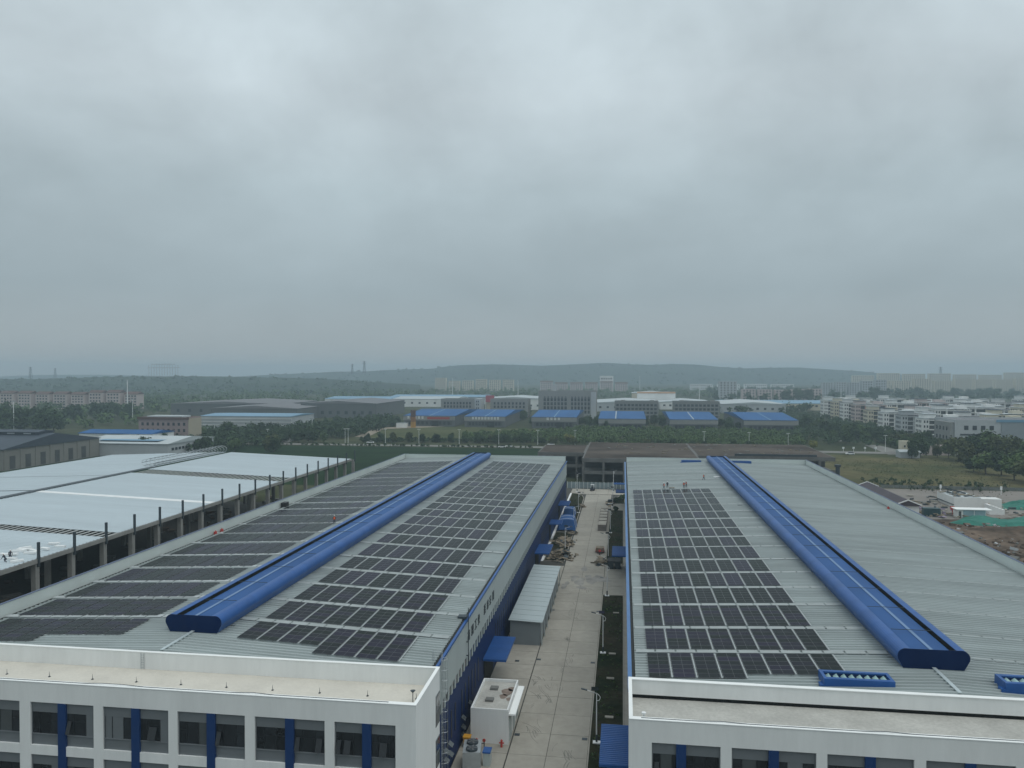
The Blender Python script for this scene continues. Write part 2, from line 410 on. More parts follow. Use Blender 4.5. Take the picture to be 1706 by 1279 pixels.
cross2 = MB().box(-4.02, 0.9, 255.2, 268, 0.104, 0.112).build('side_apron', M_JOINT); tag(cross2, kind='structure')
for y in (255.3, 261.6): slab(-4.0, 0.9, y, y + 6.3, cross2)
endy = MB().box(-19.3, 4.0, 287.5, 300.5, 0.114, 0.120).build('turning_yard', M_JOINT); tag(endy, kind='structure')
for i in range(5):
    for k in range(2): slab(-19.2 + 4.6 * i, -14.6 + 4.6 * i, 287.6 + 6.4 * k, 294 + 6.4 * k, endy, z0=0.12)
# turf strips with kerbs
def turf(name, pts, ky):
    b = MB(); b.poly([(p[0], p[1], 0.17) for p in pts]); struct(name, b, M_TURF)
    k = MB()
    n = len(pts)
    for i in range(n):
        a, c = Vector(pts[i]), Vector(pts[(i + 1) % n]); d = c - a
        k.obox(((a.x + c.x) / 2, (a.y + c.y) / 2, 0.17), 0.16, d.length + .16, 0.2, math.atan2(-d.x, d.y))
    struct(ky, k, M_CONC)
turf('turf_strip', [(-3.95, 60), (0.15, 60), (0.15, 157.4), (-3.95, 157.4)], 'kerb')
turf('turf_strip', [(-3.95, 183.6), (0.15, 183.6), (0.15, 255), (-3.95, 255)], 'kerb')
turf('turf_strip', [(-3.2, 268.2), (0.6, 268.2), (0.6, 284), (-1.2, 284), (-2.6, 280)], 'kerb')
turf('turf_strip', [(-18.6, 184.4), (-13.7, 184.4), (-13.7, 218), (-18.6, 218)], 'kerb')
turf('turf_strip', [(-18.6, 232), (-13.8, 232), (-13.7, 278), (-14.6, 284), (-16.6, 288), (-18.6, 289)], 'kerb')
struct('wall_footpath', MB().box(0.25, 0.9, 60, 268, 0.1, 0.2), M_CONC)
struct('wall_footpath', MB().box(-19.3, -18.7, 184.2, 289, 0.1, 0.2), M_PAINT)

# dark patch and tyre marks worn into the slabs
M_TYRE = mat('tyre_mark', (0.235, 0.225, 0.195), 0.9, 0, 0.25, 0.6)
M_STAIN = mat('oil_stain', (0.262, 0.252, 0.23), 0.8, 0, 0.3, 0.4)
b = MB(); tr = random.Random(9)
for i in range(20):
    cx, cy = tr.gauss(-7.5, 3.2), tr.gauss(168, 5.5); rx, ry = tr.uniform(.4, 1.3), tr.uniform(.8, 2.6)
    if not (-13.2 + rx < cx < -.2 - rx and 157 < cy < 180): continue
    b.poly([(cx + rx * math.cos(a) * (1 + .25 * math.sin(2 * a + i)), cy + ry * math.sin(a) * (1 + .2 * math.cos(3 * a + i)), .1645 + .00005 * i) for a in [6.2832 * k / 14 for k in range(14)]])
tag(b.build('road_stains', M_STAIN), kind='stuff')
b = MB(); tr = random.Random(4)
def arc(cx, cy, r, a0, a1, w):
    n = 10
    for i in range(n):
        a, c = a0 + (a1 - a0) * i / n, a0 + (a1 - a0) * (i + 1) / n
        b.poly([(cx + math.cos(a) * r, cy + math.sin(a) * r, .1655), (cx + math.cos(a) * (r + w), cy + math.sin(a) * (r + w), .1655),
                (cx + math.cos(c) * (r + w), cy + math.sin(c) * (r + w), .1655), (cx + math.cos(c) * r, cy + math.sin(c) * r, .1655)])
for (cx, cy, n) in ((-10.5, 107, 9), (-11.5, 113, 6), (-8.5, 120, 5), (-11.5, 97, 4), (-7, 92, 4), (-10, 131, 4), (-9.5, 141, 5), (-9, 150, 5), (-7.5, 163, 4), (-10, 172, 4)):
    for i in range(n):
        r0 = tr.uniform(2.0, 5.5); a0 = tr.choice((tr.uniform(2.5, 3.6), tr.uniform(-.6, .5))); x = cx - r0 * math.cos(a0) + tr.uniform(-1.4, 1.4); y = cy + tr.uniform(-3, 3) - r0 * math.sin(a0)
        for k in range(tr.choice((1, 2, 2, 3))):
            rr_ = r0 + k * tr.uniform(.22, .4); a1 = a0 + tr.uniform(-.12, .12); sp = tr.uniform(.25, .7)
            e0, e1 = x + math.cos(a1) * rr_, x + math.cos(a1 + sp) * rr_
            lim = -13.4 if (126 < y < 166 or 90 < cy < 103) else -18.8
            if min(e0, e1, x + math.cos(a1 + sp / 2) * rr_) < lim or max(e0, e1, x + math.cos(a1 + sp / 2) * rr_) > (.3 if 158 < cy < 182 else -4.4): continue
            arc(x, y, rr_, a1, a1 + sp, tr.uniform(.05, .14))
tag(b.build('tyre_marks', M_TYRE), kind='stuff')

# ------------------------------------------------------------------ the two solar factories
SLOPE = 0.0435; ZE = 14.2
YN, YF = 76.1, 270.0
def ribbed(x0, z0, x1, z1, y0, y1, pitch=0.76):
    """roof slope with standing ribs running down the fall"""
    b = MB(); y = y0; up = 0.17
    k = 0
    while y < y1 - 1e-6:
        ye = min(y + pitch, y1)
        a = [(y, 0), (y + .08, 0), (y + .14, up), (y + .30, up), (y + .36, 0), (ye, 0)]
        for (ya, za), (yb, zb) in zip(a[:-1], a[1:]):
            if yb > ye + 1e-6: break
            b.poly([(x0, ya, z0 + za), (x1, ya, z1 + za), (x1, yb, z1 + zb), (x0, yb, z0 + zb)], 0)
        y = ye
    return b
def ridge_vent(parent, xc, zr, y0, y1):
    """long blue ventilator on the ridge: two curved hoods, a deck between, end plates"""
    arcp = []
    for i in range(9):
        a = R(-38 + i * 16); arcp.append((2.62 + 0.78 * math.cos(a) if a > 0 else 2.62 + .78 * math.cos(a), 1.18 + 0.78 * math.sin(a)))
    hood = [(2.86, 0.0)] + arcp + [(2.2, 1.94)]
    shell = None
    for s in (1, -1):
        b = MB(); i0 = len(b.v)
        pr = [(xc + s * x, zr + z) for x, z in hood]; inn = [(xc + s * (x - .06), zr + z - (.05 if z > 1 else 0)) for x, z in hood][::-1]
        b.extrude(pr + inn, y0, y1)
        h = b.build('vent_hood', M_BLUE, None, smooth=False)
        if shell is None:
            shell = h; shell.parent = parent; shell.name = 'ridge_ventilator'
            me = shell.data
        else: h.parent = shell
        g = MB().box(min(xc + s * 1.9, xc + s * 2.5), max(xc + s * 1.9, xc + s * 2.5), y0 + .05, y1 - .05, zr + .9, zr + 1.0)
        g.box(min(xc + s * 2.51, xc + s * 2.6), max(xc + s * 2.51, xc + s * 2.6), y0 + .05, y1 - .05, zr + 1.0, zr + 1.86)
        g.build('vent_opening', M_VENTSHADE, shell)
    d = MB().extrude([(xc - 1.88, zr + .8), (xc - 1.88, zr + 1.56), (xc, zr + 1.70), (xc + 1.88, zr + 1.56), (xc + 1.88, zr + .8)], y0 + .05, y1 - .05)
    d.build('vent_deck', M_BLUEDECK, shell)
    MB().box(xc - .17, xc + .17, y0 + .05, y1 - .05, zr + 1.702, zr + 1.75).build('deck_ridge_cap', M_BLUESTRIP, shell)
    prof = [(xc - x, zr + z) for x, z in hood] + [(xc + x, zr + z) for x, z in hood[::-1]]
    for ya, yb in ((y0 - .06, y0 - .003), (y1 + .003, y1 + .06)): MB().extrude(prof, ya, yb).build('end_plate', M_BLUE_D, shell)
    seam = MB()
    yy = y0 + 4.1
    while yy < y1:
        for sg in (1, -1):
            for (xa, za), (xb, zb) in zip(hood[:-1], hood[1:]):
                seam.poly([(xc + sg * xa * 1.004, yy, zr + za + .012), (xc + sg * xb * 1.004, yy, zr + zb + .012), (xc + sg * xb * 1.004, yy + .12, zr + zb + .012), (xc + sg * xa * 1.004, yy + .12, zr + za + .012)])
        yy += 4.1
    seam.build('lap_seam', M_BLUE, shell)
    rod = MB().box(-2.1, 2.1, -.03, .03, .13, .18).mesh('tie_rod', M_STEELD)
    yy = y0 + 6
    while yy < y1: obj('tie_rod', rod, shell, (xc, yy, zr + 1.80)); yy += 8.2
    br = MB().box(-.35, .35, -.05, .05, 0, .08).mesh('foot_bracket', M_STEEL)
    yy = y0 + 3
    while yy < y1:
        for s in (-1, 1): obj('foot_bracket', br, shell, (xc + s * 3.1, yy, zr - .03))
        yy += 8.2
    return shell

GAP_R = [86.45, 94.4, 103.65, 111.8, 120.0, 128.3, 137.4, 145.6, 153.7, 163.5, 171.5, 180.4, 189.4, 197.4, 206, 214.2, 222.4, 230.6, 238.8, 247, 255.2]
GAP_L = [87.8, 96.05, 104.1, 112.6, 120.6, 130.4, 138.7, 147.7, 156.8, 164.7, 173.3, 181.8, 191.0, 199.8, 208.0, 215.8, 225.7, 234.0, 241.6, 250.8, 258.5]
def factory(label, xl, xr, eave, gaps, side):
    """side: -1 factory left of the road (blue wall on its right), +1 right of the road"""
    xm = (xl + xr) / 2; zr = ZE + SLOPE * (xr - xl) / 2
    t = thing('factory_building', label, 'factory', (0, 0, 0))
    a = ribbed(xl + (.35 if side > 0 else .8), ZE, xm, zr, YN, YF - .2).build('roof_slope', M_ROOF, t)
    c = ribbed(xr - .35, ZE, xm, zr, YN, YF - .2).build('roof_slope', M_ROOF, t)
    # skylight sheets across each slope in the walkways between the panel rows
    for (xa, par) in ((xl + .4, a), (xr - .4, c)):
        for g in gaps:
            b = MB(); w = .48
            n = 12
            for k in range(n):
                f0, f1 = k / n + .004, (k + 1) / n - .004
                X0, X1 = xa + (xm - xa) * f0 * .9, xa + (xm - xa) * f1 * .9
                Z0, Z1 = ZE + SLOPE * abs(X0 - (xl if par is a else xr)) + .176, ZE + SLOPE * abs(X1 - (xl if par is a else xr)) + .176
                if side > 0 and par is c: Z0 -= .09; Z1 -= .09
                b.poly([(X0, g - w, Z0), (X1, g - w, Z1), (X1, g + w, Z1), (X0, g + w, Z0)])
            b.build('skylight_strip', M_ROOF_STRIP if not (side < 0 and par is a) else mat('walkway_sheet', (.42, .45, .45), .5, 0, .08, .5), par)
    MB().box(xm - .18, xm + .18, YN, 82.2, zr + .15, zr + .22).build('ridge_cap', M_FLASH, t)
    # walls: blue below, grey band above
    bx = xl if side > 0 else xr            # the road side
    ox = xr if side > 0 else xl            # the far side
    s = -1 if side > 0 else 1
    def bar(x0, x1, *r): return (min(x0, x1), max(x0, x1)) + r
    MB().box(*bar(bx - s * .25, bx, YN, YF - .2, 0, 8.15)).build('blue_wall', M_BLUEWALL, t)
    MB().box(*bar(bx - s * .25, bx + s * .05, YN, YF - .2, 9.4, ZE - .05)).build('upper_wall', M_WALLGREY, t)
    MB().box(*bar(bx - s * .25, bx - s * .15, YN, YF - .2, 8.15, 9.4)).build('window_band', M_GREYSPAN, t)
    wm = MB().box(-.05, .05, -.55, .55, 8.3, 9.3).mesh('window', M_GLASS)
    pm = MB().box(-.06, .08, -.28, .28, 8.15, 9.4).mesh('window_pier', M_WALLGREY)
    y = YN + 1.4
    while y < YF - 2:
        if side < 0:
            obj('window', wm, t, (bx - s * .09, y, 0)); obj('window_pier', pm, t, (bx - s * .04, y + .87, 0))
        y += 1.74
    MB().box(*bar(bx - s * .3, bx - s * .02, YN, YF - .2, ZE - .04, ZE + .05)).build('gutter', M_DARK, t)
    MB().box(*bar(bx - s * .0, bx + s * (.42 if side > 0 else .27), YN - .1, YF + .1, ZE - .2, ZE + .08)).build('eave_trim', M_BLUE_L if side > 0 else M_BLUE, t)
    # far side wall and its parapet
    MB().box(*bar(ox, ox + s * .22, YN, YF, 0, 15.95)).build('parapet_wall', mat('parapet_sheet', (0.60, 0.65, 0.62), .5, 0, .05, .2, stretch=(1, 1, .3)), t)
    MB().box(*bar(ox - s * .06, ox + s * .3, YN, YF, 15.955, 16.0)).build('parapet_coping', mat('coping_slate_blue', (.09, .12, .20), .5), t)
    MB().box(*bar(ox + s * .23, ox + s * .75, YN, YF - .3, ZE - .08, ZE + .02)).build('gutter', M_DARK, t)  # gutter in near-black, painting the shade along the parapet foot
    MB().box(xl + .3, xr - .3, YF, YF + .22, 0, 15.8).build('end_wall', mat('parapet_sheet', (0.6, .65, .62)), t)
    MB().box(xl + .2, xr - .2, YF - .05, YF + .27, 15.805, 15.87).build('parapet_coping', M_FLASH, t)
    MB().box(xl + .3, xr - .3, YN + .3, YN + .5, 0, 13.6).build('inner_wall', M_WALLGREY, t)
    ridge_vent(t, xm, zr, 82.3, 264.0)
    return t, a, c, xm, zr
FL, FLa, FLb, XML, ZRL = factory('long left factory with solar panels on both roof slopes and a blue road wall', -77.2, -19.35, 0, GAP_L, -1)
FR, FRa, FRb, XMR, ZRR = factory('right factory with a bare grey right roof slope and panels on its left slope', 0.95, 60.3, 0, GAP_R, 1)

# sign characters on the grey band of the left factory, stroke by stroke
GLY = {0: ['h.1', 'h.5', 'h.9', 'v.2', 'v.8', 'h.3'], 1: ['v.15', 'h.85', 'h.4', 'v.6', 'v.9', 'h.1'], 2: ['h.08', 'h.92', 'v.5'], 3: ['h.05', 'v.35', 'v.65', 'v.1s', 'v.9s'],
       4: ['h.95', 'v.2', 'h.6', 'h.3', 'v.7', 'h.05'], 5: ['v.25', 'v.75', 'h.2', 'h.5', 'h.8'], 6: ['h.9', 'v.5', 'h.45', 'h.1', 'v.2s'], 7: ['v.1', 'h.9', 'h.6', 'h.3', 'v.9', 'v.5']}
for k, (y, z) in enumerate([(96.6, 11.65), (99.0, 11.63), (101.3, 11.6), (103.5, 11.58), (108.1, 11.55), (110.5, 11.5), (112.7, 11.48), (115.3, 11.45)]):
    b = MB(); x0, x1 = -19.30, -19.22
    for st in GLY[k]:
        p = float(st[1:3] if len(st) < 4 or st[3] != 's' else st[1:3]) if '.' in st[1:] else .5
        p = float('0' + ''.join(ch for ch in st[1:] if ch in '.0123456789'))
        if st[0] == 'h': b.box(x0, x1, y - .62, y + .62, z - .62 + p * 1.24 - .075, z - .62 + p * 1.24 + .075)
        elif st.endswith('s'): b.box(x0 + .004, x1 - .004, y - .62 + p * 1.24 - .07, y - .62 + p * 1.24 + .07, z - .1, z + .4)
        else: b.box(x0 + .004, x1 + .006, y - .62 + p * 1.24 - .075, y - .62 + p * 1.24 + .075, z - .64, z + .64)
    b.build('sign_character', M_TEXT, FL)
# tall window slits, doors and top-hung sashes in the blue wall
sl = MB().box(-19.36, -19.30, -.22, .22, 3.2, 6.4).mesh('wall_slit', M_MULL)
for y in [82.5, 84.6, 86.7, 88.8, 92.6, 94.7, 96.8, 99.0, 101.2, 103.4] + [118 + 2.05 * i for i in range(26)] + [186 + 2.05 * i for i in range(38)]:
    obj('wall_slit', sl, FL, (0, y, 0))
sash = MB().obox((0, 0, 0), .05, .95, .62, Matrix.Rotation(R(-52), 3, 'Y')).mesh('open_sash', M_GLASS_L)
for (y, z) in ((96.6, 3.1), (92.1, 3.2), (92.1, 2.1), (92.1, 1.1), (82.8, 3.6), (82.8, 2.6), (84.9, 3.4), (84.9, 2.3)): obj('open_sash', sash, FL, (-18.98, y, z))
# door canopies
def canopy(par, x0, x1, y0, y1, z):
    b = MB(); s = 1 if x1 > x0 else -1
    lo, hi = min(x0, x1), max(x0, x1)
    n = max(2, int((y1 - y0) / .42))
    c = MB().box(lo, hi, y0, y1, z - .28, z).build('door_canopy', M_BLUE, par)
    for i in range(n): b.box(lo + .02, hi - .02, y0 + (y1 - y0) * (i + .3) / n, y0 + (y1 - y0) * (i + .55) / n, z + .002, z + .04)
    b.build('canopy_ribs', M_BLUE, c)
    return c
for y0, y1 in ((106.6, 116.3), (171.3, 180.4), (234.5, 242.5), (205, 211)):
    canopy(FL, -19.28, -16.0, y0, y1, 5.0)
    MB().box(-19.34, -19.26, y0 + 1.2, y1 - 1.2, 0, 4.4).build('roller_door', M_DARK, FL)
for y0, y1 in ((79.5, 88.8), (171.2, 180.6), (262, 268)): canopy(FR, 0.93, -2.35, y0, y1, 5.0)
# caged ladder and pole at the near corner of the left factory
b = MB()
for y in (80.2, 80.75):
    b.tube((-18.95, y, .1), (-18.95, y, 15.4), .03, n=5); b.tube((-18.95, y, 15.4), (-19.9, y, 15.4), .03, n=5); b.tube((-19.9, y, 15.4), (-19.9, y, 14.3), .03, n=5)
z = .4
while z < 15.3: b.tube((-18.95, 80.2, z), (-18.95, 80.75, z), .018, n=4); z += .33
for z in [2.5 + 1.1 * i for i in range(12)]:
    pts = [(-18.95 + .62 * math.sin(a), 80.475 + .42 * math.cos(a), z) for a in [math.pi * i / 6 for i in range(7)]]
    b.path(pts, .022, 4)
for a in (.5, 1.57, 2.64): b.tube((-18.95 + .62 * math.sin(a), 80.475 + .42 * math.cos(a), 2.5), (-18.95 + .62 * math.sin(a), 80.475 + .42 * math.cos(a), 14.6), .02, n=4)
b.build('caged_ladder', M_STEEL, FL)
b = MB().tube((-19.05, 95.2, 8.3), (-19.05, 95.2, 15.6), .05, n=6)
for z in (9.6, 11.3, 13.9): b.box(-19.3, -19.0, 95.1, 95.3, z, z + .08)
b.box(-20.3, -19.2, 94.6, 95.6, ZE + .12, ZE + .45).build('roof_pole', M_STEELD, FL)

# ------------------------------------------------------------------ solar panels
MOD, PW = 1.145, 2.17
M_TRAY = mat('cable_tray', (0.40, 0.43, 0.43), .5, .2, .15, .8)
def module_mesh(n, x0=0.0, lift=0.20, tray=True):
    """n landscape modules in one column, each with frame, two glass halves"""
    b = MB()
    for k in range(n):
        y = k * MOD
        b.box(0, PW, y + .006, y + MOD - .006, lift, lift + .035, 0)
        for c in (0, 1):
            xa = .03 + c * (PW / 2 - .02); xb = PW / 2 - .012 if c == 0 else PW - .03
            b.poly([(xa, y + .032, lift + .038), (xb, y + .032, lift + .038), (xb, y + MOD - .032, lift + .038), (xa, y + MOD - .032, lift + .038)], 1)
    if n > 1 and tray: b.box(PW + .06, PW + .19, .05, n * MOD - .05, lift - .02, lift + .01, 2)
    return b.mesh('panel_column', [M_FRAME, M_PV, M_TRAY])
COLM = {n: module_mesh(n) for n in (1, 4, 5, 6, 7)}
COLM[1].name = 'solar_panel'
def rails(n, tray=True):
    b = MB()
    for x in (.35, PW - .4): b.box(x, x + .05, -.1, n * MOD + .1, .15, .198, 0)
    if tray: b.box(PW + .06, PW + .19, .05, n * MOD - .05, .18, .21, 1)
    return b.mesh('panel_column', [M_FRAME, M_TRAY])
RAILM = {n: rails(n) for n in (4, 5, 6, 7)}
COLN = {n: module_mesh(n, tray=False) for n in (4, 5, 6, 7)}; RAILN = {n: rails(n, False) for n in (4, 5, 6, 7)}
def panel_row(label, group, x0, pitch, ncol, y, ns, zfun, slope, detail, tray=True):
    t = thing('solar_panel_row', label, 'solar panels', (x0, y, zfun(x0) + .0), 0, group)
    tilt = -math.atan(slope)
    for c in range(ncol):
        n, dy = ns[c]
        x = pitch * c
        if detail:
            p = obj('panel_column', (RAILM if tray else RAILN)[n], t, (x, dy, slope * x)); p.rotation_euler = (0, tilt, 0)
            for k in range(n): obj('solar_panel', COLM[1], p, (0, k * MOD, rnd.uniform(0, .012))).rotation_euler = (rnd.uniform(-.006, .006), rnd.uniform(-.004, .004), 0)
        else:
            p = obj('panel_column', (COLM if tray else COLN)[n], t, (x, dy, slope * x)); p.rotation_euler = (0, tilt, 0)
    return t
rowsR = [(79.95, 5), (86.9, 6), (95.0, 7), (104.3, 6), (112.45, 6), (120.65, 6), (128.95, 7), (138.05, 6), (146.25, 6), (154.35, 7), (164.1, 6), (172.1, 7), (181.0, 7), (190.0, 6), (198.1, 5)]
for i, (y, n) in enumerate(rowsR):
    ns = [(n, 0)] * 8
    if i == 0: ns = [(6, -1.15)] * 4 + [(5, 0)] * 4
    nm = 'front' if i == 0 else ('rearmost' if i == len(rowsR) - 1 else ORD[i] + ' from the front')
    lab = {'front': 'front row of dark solar panels on the right factory, left half one panel deeper', 'rearmost': 'rearmost row of solar panels on the right factory, just below the standing workers'}.get(nm, 'dark solar panel row, %s, on the right factory' % nm)
    panel_row(lab, 'solar panel rows on the right factory', 2.65, 2.425, 8, y, ns, lambda x: ZE + SLOPE * (x - .95), SLOPE, i < 3)
def left_rows(off, side):
    g = [q + off for q in GAP_L]
    out = [(g[0] - .65 - 5 * MOD, 5)]
    for a, c in zip(g[:-1], g[1:]):
        n = int(round((c - a - 1.25) / MOD)); n = max(5, min(7, n)); out.append((a + (c - a - n * MOD) / 2, n))
    out[-1] = (out[-1][0] - .4, 4)
    return out
for i, (y, n) in enumerate(left_rows(0, 1)):
    ns = [(n, 0)] * 8
    if i == 0: ns = [(5, 0)] * 4 + [(7, -2.29)] * 4
    last = i == 20
    lab = 'front row of dark solar panels right of the blue vent end, nearest the parapet' if i == 0 else ('rearmost row of solar panels on the road-side slope of the left factory' if last else 'solar panel row, %s from the front, road-side slope of the left factory' % ORD[i])
    panel_row(lab, 'solar panel rows on the road side of the left factory', -42.6, 2.425, 8, y, ns, lambda x: ZE + SLOPE * (-19.35 - x), -SLOPE, i < 3)
for i, (y, n) in enumerate(left_rows(-.6, -1)):
    ns = [(n, 0)] * 8
    if i == 0: ns = [(7, -2.29)] * 4 + [(5, 0)] * 4
    last = i == 20
    lab = 'front row of brownish solar panels on the left factory, nearest the white wall' if i == 0 else ('rearmost row of brownish solar panels on the outer slope of the left factory' if last else 'brownish solar panel row, %s from the front, outer slope of left factory' % ORD[i])
    panel_row(lab, 'solar panel rows on the outer side of the left factory', -75.2, 2.39, 8, y, ns, lambda x: ZE + SLOPE * (x + 77.2), SLOPE, i < 2, False)

# ------------------------------------------------------------------ white office blocks in front of the factories
def office(label, x0, x1, bays, side, deckm, cream):
    """bays: list of (left, right, pilaster centre). side: +1 when the road is on its right"""
    t = thing('office_block', label, 'office building')
    yf, yb, zt, zd = 66.84, 75.93, 15.5, 13.68
    tops = [(9.42, 13.55), (4.36, 8.51)]
    b = MB()
    # front wall: piers between openings, beams over and under
    xs = [x0] + [v for l, r, p in bays for v in (l, r)] + [x1]
    for a, c in zip(xs[0::2], xs[1::2]): b.box(a, c, yf, yf + .45, 0, 13.55)
    b.box(x0, x1, yf, yf + .45, 13.551, zt - .06)
    for l, r, p in bays:
        b.box(l, r, yf + .02, yf + .45, 8.51, 9.42); b.box(l, r, yf + .02, yf + .45, 0, 4.36)
    b.box(x0, x0 + .25, yf + .452, yb - .3, 0, zt - .06); 
    if side < 0 or True:
        b.box(x1 - .25, x1, yf + .452, yb - .3, 0, zt - .06)
    b.build('front_wall', M_WHITE, t)
    bw = MB()
    if cream:
        bw.box(x0, x1, yb - .298, yb - .02, 0, zt - .06)
        bw.build('rear_parapet', M_WHITE, t)
    else:
        bw.box(x0, x1, yb - .298, yb - .02, zd + .32, zt - .06)
        bw.build('rear_parapet', M_WHITE, t)
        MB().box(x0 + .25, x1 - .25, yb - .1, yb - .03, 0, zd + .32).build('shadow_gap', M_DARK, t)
    cp = MB(); wcap = .05 if cream else .12
    cp.box(x0 - .03, x1 + .03, yf - .04, yf + .5, zt - .058, zt); cp.box(x0 - .03, x1 + .03, yb - .3 - wcap, yb + .0 + wcap, zt - .055, zt + .003)
    cp.box(x1 - .3, x1 + .04, yf + .502, yb - .302 - wcap, zt - .057, zt); cp.box(x0 - .04, x0 + .3, yf + .502, yb - .302 - wcap, zt - .057, zt)
    cp.build('coping', M_WHITECAP, t)
    MB().box(x0 + .26, x1 - .26, yf + .46, yb - .305, zd - .2, zd).build('roof_deck', deckm, t)
    MB().box(x0 + .4, x1 - .4, yf + 3.5, yf + 3.6, 0, zd - .3).build('inner_partition', M_GREYPANEL, t)
    q = random.Random(int(x1 * 10))
    for l, r, p in bays:
        for (z0, z1) in tops:
            w = r - l
            # upper grey panel, glass zone, sill, lower spandrel
            f = MB(); yy = yf + .2
            f.box(l, r, yy, yy + .1, z1 - 1.0, z1); f.box(l, r, yy - .06, yy + .1, z0 + .98, z0 + 1.08); f.box(l, r, yy + .02, yy + .1, z0, z0 + .97)
            f.box(l, l + .1, yy - .04, yy - .002, z0, z1); f.box(r - .1, r, yy - .04, yy - .002, z0, z1)
            win = f.build('window', M_GREYPANEL, t)
            zg0, zg1 = z0 + 1.09, z1 - 1.01
            cuts = [l + .1, l + .1 + w * .11, l + w * .30, p - .43, p + .43, p + .43 + w * .10, p + .43 + w * .29, r - .1]
            cuts = sorted(cuts)
            for a, c in zip(cuts[:-1], cuts[1:]):
                if abs((a + c) / 2 - p) < .3 or c - a < .15: continue
                m = M_GLASS
                u = q.random()
                if u > .95: m = M_GREYPANEL
                elif u > .86: m = M_GLASS_L
                MB().box(a + .03, c - .03, yy + .03, yy + .06, zg0, zg1).build('pane', m, win)
                mb = MB().box(a - .03, a + .03, yy + .0, yy + .08, zg0, zg1)
                if u < .45: mb.box(a + .032, c - .032, yy + .01, yy + .08, zg0 + (zg1 - zg0) * .62, zg0 + (zg1 - zg0) * .62 + .06)
                mb.build('mullion', M_MULL, win)
                if u < .18 and c - a < 1.3:
                    MB().obox(((a + c) / 2, yy - .28, zg0 + .8), (c - a) * .62, .05, 1.15, Matrix.Rotation(R(-22), 3, 'X')).build('open_sash', M_MULL, win)
        MB().box(p - .41, p + .41, yf - .03, yf + .28, 0, 13.547).build('pilaster', M_PILBLUE, t)
    return t
K = 0.95624
bl = [(l * K, r * K) for l, r in [(-74.8, -67.8), (-66.75, -59.75), (-58.55, -51.65), (-50.65, -43.7), (-42.75, -35.8), (-34.8, -27.8), (-26.85, -20.9)]]
OL = office('white office block with cream roof deck and lightning rods in front of the left factory', -77.0, -18.12,
            [(l, r, l + (r - l) * .5 if r - l > 6.2 else l + (r - l) * .53) for l, r in bl], 1, M_DECK, True)
br_ = [(l * K, r * K) for l, r in [(2.6, 8.55), (9.5, 16.6), (17.5, 24.55), (25.5, 32.55), (33.5, 40.5), (41.5, 48.5), (49.5, 56.5)]]
OR_ = office('white office block with bare grey roof deck in front of the right factory', 0.60, 60.4,
             [(l, r, l + (r - l) * (.43 if i == 0 else .5)) for i, (l, r) in enumerate(br_)], -1, M_DECK2, False)
# stair windows in the road-facing side of the left block
for z0, z1 in ((10.14, 13.21), (5.99, 8.85)):
    w = MB().box(-18.13, -18.07, 74.2, 75.7, z0, z1).build('window', M_GREYPANEL, OL)
    for a, c in ((74.27, 74.92), (75.0, 75.63)):
        for k in range(2): MB().box(-18.075, -18.055, a, c, z0 + .1 + k * (z1 - z0) * .5, z0 + (z1 - z0) * (.46 + .5 * k)).build('pane', M_GLASS, w)
rodm = MB().tube((0, 0, 0), (0, 0, .55), .035, .012, 5).box(-.09, .09, -.09, .09, 0, .06).mesh('lightning_rod', M_STEELD)
for i in range(10):
    o = obj('lightning_rod', rodm, None, (-63.2 + 4.85 * i, 72.3, 13.683))
    tag(o, 'thin lightning rod on the cream roof deck of the left office', 'lightning rod', 'lightning rods on the cream roof deck')
b = MB().tube((0, 0, 0), (0, 0, .9), .04, n=6).tube((0, 0, .9), (0, 0, 1.1), .06, .26, 8)
tag(b.build('roof_drain_pipe', M_STEELD, None, (-19.7, 71.6, 13.683)), 'funnel-topped pipe at the right end of the cream roof deck', 'pipe')
b = MB().tube((0, 0, 0), (0, 0, 1.6), .09, n=8).tube((0, 0, 1.6), (0, 0, 1.75), .2, .2, 8)
tag(b.build('vent_pipe', M_PAINT, None, (1.85, 68.4, 13.683)), 'white capped vent pipe in the left corner of the grey roof deck', 'pipe')
# conduit hung on the left block's rear parapet
b = MB()
for i in range(2): b.tube((-50.3 + .35 * i, 75.55, 13.73), (-50.3 + .35 * i, 75.55, 15.4), .03, n=5)
for z in [13.88 + .26 * i for i in range(6)]: b.tube((-50.3, 75.55, z), (-49.95, 75.55, z), .02, n=4)
b.build('wall_ladder', M_STEEL, OL)
b = MB()
pts = [(-68 + 2.15 * i, 67.1, 15.52 + (.10 if i in (9, 10, 16) else 0.0)) for i in range(23)]
b.path(pts, .03, 5); b.build('earthing_cable', M_STEELD, OL)
b = MB(); pts = [(1.6 + 2.2 * i, 67.1, 15.52 + (.08 if i in (3, 9) else 0)) for i in range(20)]
b.path(pts, .03, 5); b.build('earthing_cable', M_STEELD, OR_)
